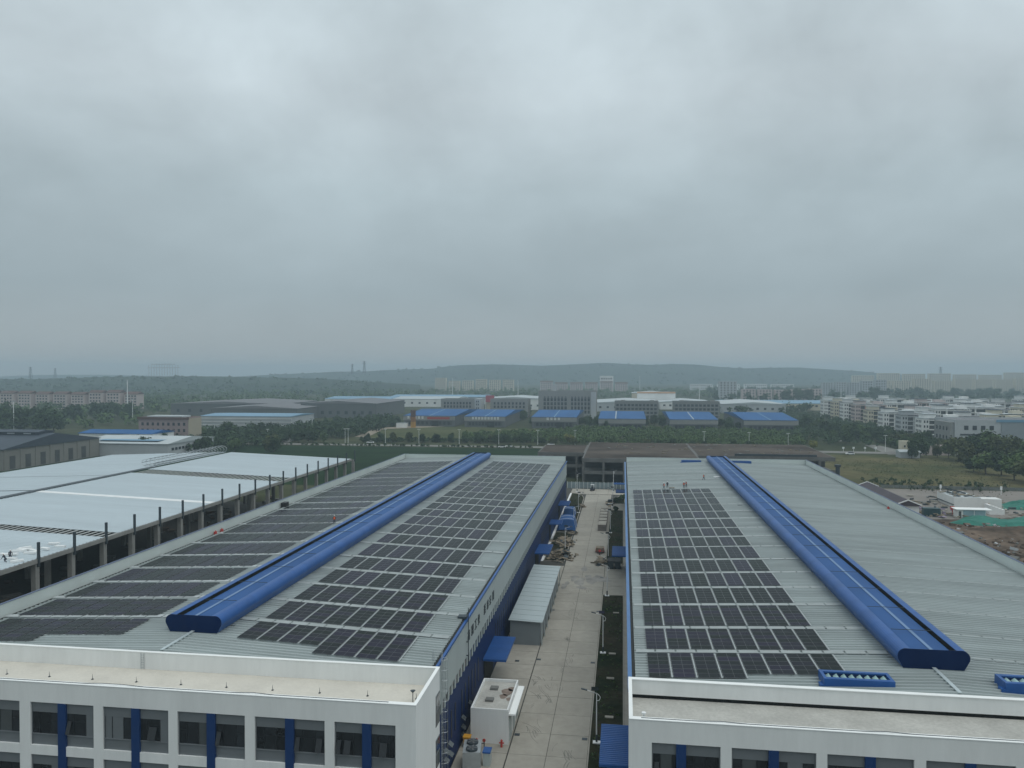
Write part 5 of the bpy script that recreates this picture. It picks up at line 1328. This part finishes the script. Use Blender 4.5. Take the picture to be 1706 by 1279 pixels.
# building site on the right of the right factory
t, r = shed('shed with a purple-brown roof and white gables beside the right factory', 82, 88.6, 250, 289, 4.6, 1.5, W_WHITE, mat('roof_plum', (.06, .048, .058), .7, 0, .15, .3), 'y', cat='shed')
for y in (249.4, 289.4):
    MB().extrude([(81.9, 4.6), (85.3, 6.1), (88.7, 4.6)], y + (.16 if y < 260 else -.16), y + (.3 if y < 260 else -.02)).build('gable_wall', W_WHITE, t)
    MB().extrude([(81.4, 4.7), (81.4, 5.05), (85.3, 6.62), (89.2, 5.05), (89.2, 4.7), (85.3, 6.25)], y, y + .15).build('gable_trim', M_PAINT, t)
t = thing('chimney_pipe', 'dark capped flue pipe behind the right factory parapet', 'pipe', (75.5, 290, 0))
MB().tube((0, 0, 0), (0, 0, 11.5), .75, .75, 10).build('flue', M_STEELD, t); MB().tube((0, 0, 11.5), (0, 0, 12.2), 1.15, 1.15, 10).build('cap', M_STEELD, t)
t = thing('water_tank_block', 'long white walled concrete block with dark opening on the right site', 'block', (0, 0, 0))
MB().box(109, 117.5, 277, 291, .08, 3.4).build('wall', W_WHITE, t); MB().box(109.2, 117.3, 277.2, 290.8, 3.402, 3.5).build('roof', R_WHITE, t); MB().box(108.7, 108.98, 276.7, 291, .9, 1.1).build('ledge', M_STEELD, t)
MB().box(117.52, 124, 277.5, 282, .08, 3.0).build('side_wall', W_WHITE, t)
t = thing('site_office', 'white flat-roofed cabin with two pale blue panels on the right site', 'cabin', (0, 0, 0))
MB().box(102.2, 110.3, 256.8, 260, .08, 2.7).build('wall', W_WHITE, t); MB().box(101.6, 112, 256.4, 260.4, 2.702, 2.85).build('roof', M_WHITECAP, t)
for a in (103.8, 107.1): MB().box(a, a + 3.0, 256.68, 256.78, .3, 2.5).build('blue_panel', mat('panel_pale_blue', (.26, .36, .40), .5), t)
MB().box(102.5, 103.2, 256.7, 256.79, .1, 2.2).build('door', M_SLOT, t)
t = thing('container', 'dark green container half hidden by the right factory parapet', 'container', (95.5, 259.5, .08), R(-4))
MB().box(-2.4, 2.4, -1.2, 1.2, 0, 2.5).build('body', mat('container_green', (.02, .06, .065), .5), t)
for k in range(10): MB().box(-2.3 + .48 * k, -2.1 + .48 * k, -1.26, -1.205, .1, 2.4).build('corrugation', mat('container_green', (.02, .06, .065)), t)
t = thing('stepped_wall', 'white stepped concrete wall beside the dark earth on the right site', 'wall', (0, 0, 0))
for k in range(5): MB().box(114.6 + .9 * k, 115.5 + .9 * k, 264.5, 268, .08, 3.0 - .32 * k).build('step', W_WHITE, t)
for (px, py, lab) in ((1567, 822, 'white marker post left on the site verge'), (1668, 825, 'white marker post with a plate, right on the site verge')):
    p = gp(px, py); t = thing('marker_post', lab, 'post', (p.x, p.y, 0)); MB().tube((0, 0, 0), (0, 0, 3.2), .12, n=6).build('post', M_PAINT, t); MB().box(-.35, .35, -.08, .08, 2.0, 3.3).build('plate', M_PAINT, t)
t = thing('red_booth', 'small red pump on a stand at the right site', 'pump', (102.5, 261.5, .08)); MB().box(-.5, .5, -.4, .4, 1.8, 2.8).build('pump_body', M_RED, t); MB().tube((0, 0, 0), (0, 0, 1.8), .15, n=6).build('stand', M_RED, t)
t = thing('conveyor', 'dark slanting conveyor boom on the roof of the white block', 'conveyor', (113, 286, 3.5)); MB().obox((0, 0, .9), 7, .5, .4, Matrix.Rotation(R(14), 3, 'Y')).build('boom', M_STEELD, t)
MB().box(-2.5, -2.3, -.2, .2, 0, 1.4).build('boom_leg', M_STEELD, t)
def netting(lab, P, hmax, seed):
    q = np.random.default_rng(seed); xs = [p[0] for p in P]; ys = [p[1] for p in P]; nx, ny = 26, 14; b = MB()
    def pt(i, j):
        u, v = i / nx, j / ny
        x = (P[0][0] * (1 - u) + P[1][0] * u) * (1 - v) + (P[3][0] * (1 - u) + P[2][0] * u) * v; y = (P[0][1] * (1 - u) + P[1][1] * u) * (1 - v) + (P[3][1] * (1 - u) + P[2][1] * u) * v
        e = min(1, 6 * u, 6 * (1 - u), 6 * v, 6 * (1 - v)); k = math.sin(u * 9 + seed) * .25 + math.sin(v * 7 + u * 13) * .2
        return (x + .5 * math.sin(v * 17 + seed), y + .5 * math.sin(u * 23), .06 + e * hmax * (.75 + k) + .12 * math.sin(i * 2.3 + j * 1.7) * e)
    for i in range(nx):
        for j in range(ny): b.poly([pt(i, j), pt(i + 1, j), pt(i + 1, j + 1), pt(i, j + 1)])
    tag(b.build('green_net', M_GREENNET, smooth=True), lab, 'debris net')
netting('large green net draped over earth in front of the white cabin', [(95.5, 246.5), (128, 241), (132, 257), (103, 255.5)], 1.6, 1)
netting('green net on the earth heap at the right picture edge', [(124, 276), (150, 270), (152, 286), (128, 287)], 2.2, 4)
q = random.Random(6); b = MB()
for i in range(150):
    x, y = q.uniform(94, 130), q.uniform(256, 300)
    if 101.5 < x < 111 and 256 < y < 261 or 108.5 < x < 124.5 and 276 < y < 292: continue
    b.obox((x, y, .1 + q.random() * .5), q.uniform(.5, 3.2), q.uniform(.2, 1.2), q.uniform(.1, .6), q.uniform(0, 3), q.choice((0, 1, 2, 2)))
for i in range(26): b.obox((q.uniform(110, 116.5), q.uniform(278, 290), 3.6 + q.random() * .2), q.uniform(.5, 4), q.uniform(.2, .9), .15, q.uniform(0, 3), q.choice((1, 2)))
tag(b.build('yard_clutter', [M_CONC, M_WOOD, M_STEELD]), kind='stuff')
q = random.Random(5); b = MB()
for i in range(900):
    x, y = q.uniform(90, 150), q.uniform(180, 250); s = q.uniform(.15, .8) * (1.8 if q.random() < .06 else 1)
    M = Matrix.Rotation(q.uniform(0, 6), 3, 'Z') @ Matrix.Rotation(q.uniform(-.6, .6), 3, 'X'); b.obox((x, y, .06 + s * .25), s * 1.6, s, s * .7, M, q.choice((0, 0, 0, 1, 2)))
tag(b.build('site_rubble', [M_EARTH, M_CONCD, W_LGREY]), kind='stuff')
def mound(x, y, rx, ry, h, seed, m=M_EARTH):
    q = random.Random(seed); b = MB(); nr, na = 7, 26; rows = []
    for r in range(nr + 1):
        u = r / nr; rows.append([(x + rx * u * math.cos(a) * (1 + .12 * math.sin(3 * a + seed)), y + ry * u * math.sin(a), .03 + h * (math.cos(u * 3.14) * .5 + .5) + q.uniform(-.18, .18) * h * .5 * (u < .95) * (r > 0)) for a in [6.2832 * k / na for k in range(na)]])
    for a, c in zip(rows[:-1], rows[1:]):
        for k in range(na): b.poly([a[k], c[k], c[(k + 1) % na], a[(k + 1) % na]])
    return tag(b.build('earth_mound', m), kind='structure')
mound(140, 262, 22, 7, 2.6, 1); mound(112, 236, 26, 7, 1.6, 2); mound(120, 216, 20, 8, 1.2, 3); mound(150, 245, 20, 9, 2.0, 4); mound(104, 228, 10, 6, 1.0, 5)
t = thing('sand_heap', 'tan sand heap against the white block', 'heap', (119.5, 276.2, 0)); MB().tube((0, 0, 0), (0, 0, 1.9), 1.6, .1, 12).build('heap', M_SAND, t)
b = MB(); q = random.Random(2)
for i in range(60):
    x, y = q.gauss(99, 3.2), q.gauss(263, 4); b.obox((x, y, .3 + q.random() * .8), q.uniform(.5, 2.0), q.uniform(.3, .9), q.uniform(.1, .5), q.uniform(0, 3), q.choice((0, 1, 2)))
tag(b.build('site_clutter', [M_CONC, M_WOOD, mat('lilac_sheet', (.34, .28, .38), .8)]), kind='stuff')
t = thing('mesh_fence', 'grey mesh fence between the site and the meadow', 'fence', (0, 0, 0)); pm = MB().box(-1.15, 1.15, -.03, .03, .2, 1.5).mesh('fence_panel', mat('mesh_dull', (.13, .145, .135), .8, 0, .3, 2))
for i in range(26): obj('fence_panel', pm, t, (100 + 2.4 * i, 318.6 - .05 * i, 0))

# tower of orange and brown rings on the lawn edge
t = thing('piling_rig', 'tall rig banded brown and orange standing on the lawn edge', 'rig', (-169, 617, 0))
for k, (m, h) in enumerate(((mat('rig_yellow', (.38, .20, .03), .7), 4.7), (mat('rig_orange', (.22, .10, .03), .7), 4.0), (mat('rig_maroon', (.09, .045, .04), .7), 5.5))):
    z = (0, 4.7, 8.7)[k]; MB().box(-1.7, 1.7, -1.7, 1.7, z + .003, z + h).build('rig_section', m, t)
t = thing('white_tank', 'white tank beside the banded rig', 'tank', (-178, 616, 0)); MB().box(-4.5, 4.5, -2, 2, 0, 3.6).build('tank_body', W_WHITE, t); MB().box(-4.7, 4.7, -2.2, 2.2, 3.602, 3.8).build('lid', R_WHITE, t)

# masts, road lamps, cars
def mast(px, py, top, lab, r=.6, d=None):
    p = gp(px, py) if d is None else hp(px, d)
    dist = (p - Vector((0, 0, 0))).length; h = CAM_H + (620 - top) * dist / FOC
    t = thing('high_mast', lab, 'mast', (p.x, p.y, 0)); MB().tube((0, 0, 0), (0, 0, h), r, r * .5, 8).build('pole', M_PAINT, t); MB().box(-1.6, 1.6, -.3, .3, h - .6, h).build('lamp_bar', M_STEEL, t)
mast(212, 672, 631, 'slim pale mast over the apartment row at far left', .8, 950)
mast(754, 668, 629, 'slim white mast behind the leftmost grey office'); mast(863, 662, 632, 'slim white mast left of the tall grey office'); mast(1165, 670, 640, 'slim white mast behind the right grey block'); mast(1401, 668, 645, 'slim white mast before the houses')
mast(1066, 650, 626, 'slim white mast at the foot of the hills'); mast(23, 722, 660, 'lamp mast with two arms at the left picture edge', .35); mast(221, 700, 660, 'grey pole left of the pink-brown building', .3); mast(357, 727, 700, 'pole before the striped shed, left of two', .25); mast(377, 727, 702, 'pole before the striped shed, right of two', .25)
mast(211, 752, 722, 'dark pole beside the pale blue shed', .2); mast(520, 722, 694, 'pole among the trees before the dark warehouses', .25)
for i, (px, py) in enumerate([(446, 739), (575, 738), (642, 738.5), (698, 739), (765, 739.5), (831, 740), (896, 741), (958, 741), (1173, 744), (1248, 746), (1313, 748), (1475, 752), (580, 738)]):
    p = gp(px, py); t = thing('road_lamp', 'tall pale road lamp beside the far avenue', 'street lamp', (p.x, p.y, 0), 0, 'road lamps along the far avenue')
    MB().tube((0, 0, 0), (0, 0, 9), .14, .08, 6).build('pole', M_PAINT, t); MB().box(-1.0, 1.0, -.15, .15, 9.0, 9.2).build('lamp_arm', M_PAINT, t)
def car(px, py, lab, m, van=False):
    p = gp(px, py); t = thing('parked_car' if not van else 'van', lab, 'car', (p.x, p.y, .1), R(4))
    b = MB().extrude([(-2.2, .35), (-2.2, .85), (-1.2, .98), (2.1, .95), (2.2, .35)], -.85, .85); b.build('body', m, t)
    MB().extrude([(-1.1, .982), (-.6, 1.5), (1.3, 1.5), (1.95, .982)], -.75, .75).build('cabin', M_GLASS if not van else m, t)
    for x in (-1.4, 1.4):
        for y in (-.8, .8): MB().tube((x, y - .1, .32), (x, y + .1, .32), .32, .32, 10).build('wheel', M_RUBBER, t)
car(617, 738.5, 'white car on the avenue near the lawn', M_PAINT); car(836, 746, 'white car parked on the verge, nearest of the pair', M_PAINT); car(848, 745, 'white car parked on the verge behind the nearest one', M_PAINT); car(918, 742, 'white car on the avenue behind the concrete frame', M_PAINT); car(1416, 757.5, 'white car standing by the dirt verge at right', M_PAINT)
# lattice pylons and the hooped skeleton on the far ridge
def pylon(px, base_y, top_y, d, lab):
    p = hp(px, d); z0 = CAM_H + (620 - base_y) * d / FOC - 3; z1 = CAM_H + (620 - top_y) * d / FOC; w = (z1 - z0) * .10
    t = thing('pylon', lab, 'pylon', (p.x, p.y, z0)); h = z1 - z0; b = MB()
    for sx in (-1, 1):
        for sy in (-1, 1): b.tube((sx * w, sy * w, 0), (sx * w * .2, sy * w * .2, h), .7, .5, 4)
    for k in range(5):
        f0, f1 = k / 5, (k + 1) / 5
        for s in (-1, 1): b.tube((s * w * (1 - .8 * f0), -w * (1 - .8 * f0), h * f0), (-s * w * (1 - .8 * f1), -w * (1 - .8 * f1), h * f1), .4, n=4)
    b.build('lattice', M_STEELD, t)
    c = MB()
    for f in (.78, .92): c.box(-w * 1.6, w * 1.6, -.5, .5, h * f, h * f + 1.0)
    c.build('cross_arm', M_STEELD, t)
pylon(607, 620, 601, 2480, 'lattice pylon on the ridge left of the middle hill'); pylon(587, 621, 606, 2600, 'fainter pylon beside the ridge pylon'); pylon(51, 628, 611, 2400, 'faint pylon at far left on the ridge'); pylon(92, 628, 613, 2700, 'fainter squat pylon at far left'); pylon(1567, 632, 611, 2500, 'faint pylon over the right haze')
t = thing('steel_skeleton', 'faint skeleton of tall frames standing on the left ridge', 'frame'); b = MB()
for i in range(12):
    p = hp(248 + 4.4 * i, 2500); zt = CAM_H + (620 - (605 if 2 < i < 9 else 608)) * 2500 / FOC; b.tube((p.x, p.y, 25), (p.x, p.y, zt), 1.1, n=4)
a, c = hp(252, 2500), hp(292, 2500); b.tube((a.x, a.y, 71), (c.x, c.y, 71), 1.3, n=4); a, c = hp(246, 2500), hp(300, 2500); b.tube((a.x, a.y, 60), (c.x, c.y, 60), 1.0, n=4)
b.build('frame_posts', M_STEEL, t)

# ------------------------------------------------------------------ trees
def TT(px, py, hpx, lab, grp, kind='dark', wide=1.0, name='tree'):
    p = gp(px, py); d = (p.x * _f0.x + p.y * _f0.y); return tree(p.x, p.y, hpx * d / FOC * 1.05, lab, grp, kind, wide, name)
for px, hpx, kind in ((455, 16, 'dark'), (473, 24, 'dark'), (498, 24, 'dark'), (521, 23, 'dark'), (540, 17, 'mid'), (612, 14, 'dark'), (634, 15, 'dark'), (655, 15, 'mid'), (682, 16, 'mid'), (703, 15, 'dark'), (727, 16, 'dark'), (752, 14, 'dark'), (775, 17, 'mid'), (797, 17, 'dark'), (818, 15, 'mid'), (838, 16, 'dark'), (860, 17, 'mid'), (880, 16, 'dark')):
    TT(px, 737, hpx, 'round green tree along the far avenue', 'avenue trees', kind, 1.05)
TT(948, 738, 16, 'yellow-green tree beside a road lamp behind the concrete frame', None, 'yellow', 1.5); TT(1355, 748, 15, 'yellow-green tree by the avenue at right', None, 'yellow', 1.2); TT(1562, 762, 22, 'light green tree before the pink wall building', None, 'mid', .9)
for px, py, hpx, kind, w in ((1598, 768, 44, 'mid', 1.15), (1628, 764, 46, 'dark', 1.2), (1652, 770, 52, 'mid', 1.15), (1610, 778, 34, 'mid', 1.1), (1676, 775, 42, 'mid', 1.2), (1700, 772, 46, 'mid', 1.25), (1642, 790, 40, 'mid', 1.2), (1622, 786, 26, 'dark', 1.3), (1668, 792, 36, 'dark', 1.2), (1690, 800, 42, 'mid', 1.2), (1712, 806, 50, 'mid', 1.25), (1580, 764, 26, 'mid', 1.0),
        (1533, 762, 38, 'dark', .9), (1519, 764, 28, 'dark', .8), (1546, 756, 24, 'dark', 1.0)):
    TT(px, py, hpx, 'broad dark tree in the clump at the right picture edge', 'trees at the right edge', kind, w)
q = random.Random(77)
for i in range(26):
    px = 1335 + 11 * i * .9; py = np.interp(px, [1335, 1400, 1480, 1560], [716, 722, 735, 748]) + q.uniform(-4, 4)
    TT(px, py, q.uniform(14, 21), 'dark street tree in the row before the town houses', 'street trees before the town houses', q.choice(('dark', 'dark', 'mid')), 1.25)
for i in range(30):
    px = q.uniform(1385, 1570); py = np.interp(px, [1385, 1470, 1570], [735, 742, 752]) + q.uniform(-9, 3)
    TT(px, py, q.uniform(13, 21), 'dark tree in the thicket right of the blue halls', 'thicket right of the blue halls', q.choice(('dark', 'dark', 'mid')), 1.3)
for i in range(34):
    px = q.uniform(215, 470); py = q.uniform(728, 756)
    TT(px, py, q.uniform(15, 26), 'dark tree in the belt behind the white roofs', 'tree belt behind the white roofs', q.choice(('dark', 'dark', 'mid')), 1.25)
for i in range(22):
    px = 775 + 25 * i + q.uniform(-6, 6); TT(px, 738 + i * .5, q.uniform(11, 17), 'bushy young tree along the hedge before the blue halls', 'young trees before the blue halls', q.choice(('dark', 'mid')), 1.3)
for i, (px, py) in enumerate(((756, 708), (826, 706), (886, 708), (968, 708), (980, 712), (996, 713), (1010, 716), (1030, 714), (1052, 716), (1075, 713), (1090, 708), (1103, 712), (1120, 715), (1200, 712), (1215, 716), (1230, 716), (872, 700), (880, 692), (1000, 706), (1112, 704))):
    TT(px, py, q.uniform(12, 18), 'dark tree in the gap beside a blue hall', 'trees between the blue halls', 'dark', 1.2)
for px, py, hpx in ((12, 722, 42), (35, 720, 40), (55, 714, 34), (75, 722, 40), (90, 722, 42), (112, 704, 28), (128, 702, 30), (160, 698, 30), (178, 698, 30), (190, 696, 26), (215, 697, 26), (5, 712, 36)):
    TT(px, py, hpx, 'big hazy tree before the apartment row at far left', 'big trees at far left', 'dark', 1.1)
for px, py, hpx in ((1310, 668, 16), (1330, 668, 18), (1346, 668, 17), (1455, 664, 20), (1466, 664, 14), (1500, 660, 10), (1530, 660, 14), (1590, 660, 13), (1615, 662, 11), (1640, 662, 13), (1660, 662, 15), (1690, 662, 12), (588, 674, 6), (606, 674, 6), (622, 674, 6)):
    TT(px, py, hpx, 'hazy tree clump in the distance', 'distant hazy trees', 'dark', 1.5)
# woods, hedges and scrub that read as one mass
wood('scrub', scatter([(775, 733), (775, 725), (900, 720), (965, 714), (1100, 716), (1330, 720), (1345, 742), (1200, 744), (900, 738)], 1900, 1), (1.8, 4.4), 'mid', 1, 44, .24)
wood('scrub', scatter([(600, 733), (900, 734), (900, 738), (600, 737)], 260, 2), (1.4, 3.0), 'dark', 2, 36, .3)
wood('hedge', [(-230 + 1.1 * i + rnd.uniform(-1, 1), 457.5 + .008 * i + rnd.uniform(-1.5, 1.5)) for i in range(165) if rnd.random() < .62], (.9, 2.3), 'dark', 30, 40, .3)
wood('woodland', scatter([(1290, 706), (1300, 690), (1370, 694), (1440, 708), (1520, 728), (1580, 748), (1560, 752), (1420, 742), (1330, 738)], 520, 3), (3, 6), 'dark', 3, 64, .16)
wood('woodland', scatter([(215, 740), (330, 722), (480, 716), (520, 735), (450, 745), (300, 757), (200, 757)], 420, 4), (4, 8), 'dark', 4, 60, .17)
wood('woodland', scatter([(480, 716), (640, 700), (680, 706), (600, 728), (520, 736)], 300, 5), (4, 9), 'dark', 5, 60, .17)
wood('woodland', scatter([(0, 722), (230, 712), (240, 690), (330, 690), (330, 668), (100, 668), (0, 676)], 360, 6), (4, 12), 'mid', 6, 48, .2)
wood('woodland', scatter([(240, 690), (700, 670), (720, 655), (500, 650), (240, 655)], 620, 7), (5, 12), 'mid', 7, 40, .22)
wood('woodland', scatter([(700, 664), (1190, 664), (1190, 650), (720, 650)], 380, 8), (5, 11), 'mid', 8, 40, .24)
wood('woodland', scatter([(1190, 690), (1330, 690), (1380, 676), (1190, 678)], 160, 9), (6, 11), 'dark', 9, 50, .2)
wood('woodland', scatter([(1180, 672), (1380, 672), (1720, 668), (1720, 648), (1180, 650)], 600, 10), (6, 15), 'dark', 10, 40, .24)
def ridge_spots(pts, d, depth, n, seed):
    q = random.Random(seed); out = []
    for i in range(n):
        px = q.uniform(pts[0][0], pts[-1][0]); u = q.uniform(-1, .05); p = hp(px, d + u * depth); top = CAM_H + (620 - np.interp(px, [a[0] for a in pts], [a[1] for a in pts])) * d / FOC
        f = float(np.interp(u, [-1, -.7, -.4, -.15, 0, .3], [0, .25, .62, .93, 1, .8])); out.append((p.x, p.y, -1 + f * top * .99))
    return out
def wood3(name, pts, hr, seed, per, leaf):
    q = random.Random(seed); c, rr, sz = [], [], []
    for x, y, z in pts:
        h = q.uniform(*hr); w = h * .7
        for k in range(2): c.append((x + q.uniform(-w, w), y + q.uniform(-w, w), z + h * q.uniform(.1, .5))); rr.append((w, w, h * .4)); sz.append(h * leaf)
    return tag(obj(name, leaf_cloud(name, c, rr, per, np.array(sz), M_LEAF_D, seed)), kind='stuff')
wood3('hill_woodland', ridge_spots([(380, 628), (560, 620), (650, 616.5), (745, 610.5), (820, 607.5), (900, 610), (1010, 605.5), (1120, 607.5), (1200, 612), (1330, 613), (1430, 619), (1540, 629)], 3500, 600, 420, 21), (6, 11), 21, 8, .6)
wood3('hill_woodland', ridge_spots([(-60, 633), (60, 632), (160, 629), (270, 628), (370, 628), (500, 630.5), (640, 638)], 2000, 420, 420, 22), (5, 9), 22, 8, .6)
# meadow bushes and grass
wood('meadow_bushes', scatter([(1420, 800), (1600, 805), (1680, 812), (1680, 822), (1500, 818)], 90, 12), (1.0, 2.4), 'dark', 12, 48, .2)
wood('meadow_grass', scatter([(1365, 768), (1600, 764), (1690, 800), (1690, 830), (1540, 822), (1440, 790)], 1500, 13), (.15, .4), 'olive', 13, 16, .5)
wood('strip_bushes', [(rnd.uniform(-3.6, -.2), rnd.uniform(186, 254)) for i in range(160)] + [(rnd.uniform(-3.6, -.2), rnd.uniform(64, 156)) for i in range(260)] + [(rnd.uniform(-18.2, -14.2), rnd.uniform(233, 286)) for i in range(120)], (.12, .42), 'mid', 14, 40, .35)
wood('strip_bushes', [(-3.4 + .3 * i, 269 + .8 * i + rnd.uniform(-.5, .5)) for i in range(14)] + [(-2.2, 254.3)] * 3, (1.2, 1.9), 'dark', 15, 120, .2)

# ------------------------------------------------------------------ tell look-alikes apart by their place
by = {}
for o in bpy.data.objects:
    if o.parent is None and 'label' in o and 'group' in o: by.setdefault(o['label'], []).append(o)
for lab, L in by.items():
    if len(L) < 2: continue
    def sx(o):
        v = o.matrix_basis.translation if o.location.length > 0 else Vector(next(c for c in o.children if c.type == 'MESH').bound_box[0])
        return (v.x * _r.x + v.y * _r.y) / max(1e-3, v.x * _f0.x + v.y * _f0.y)
    L.sort(key=sx)
    for i, o in enumerate(L): o['label'] = lab + ', ' + (ORD[i] + ' from the left' if i else 'leftmost') if i < len(L) - 1 else lab + ', rightmost'
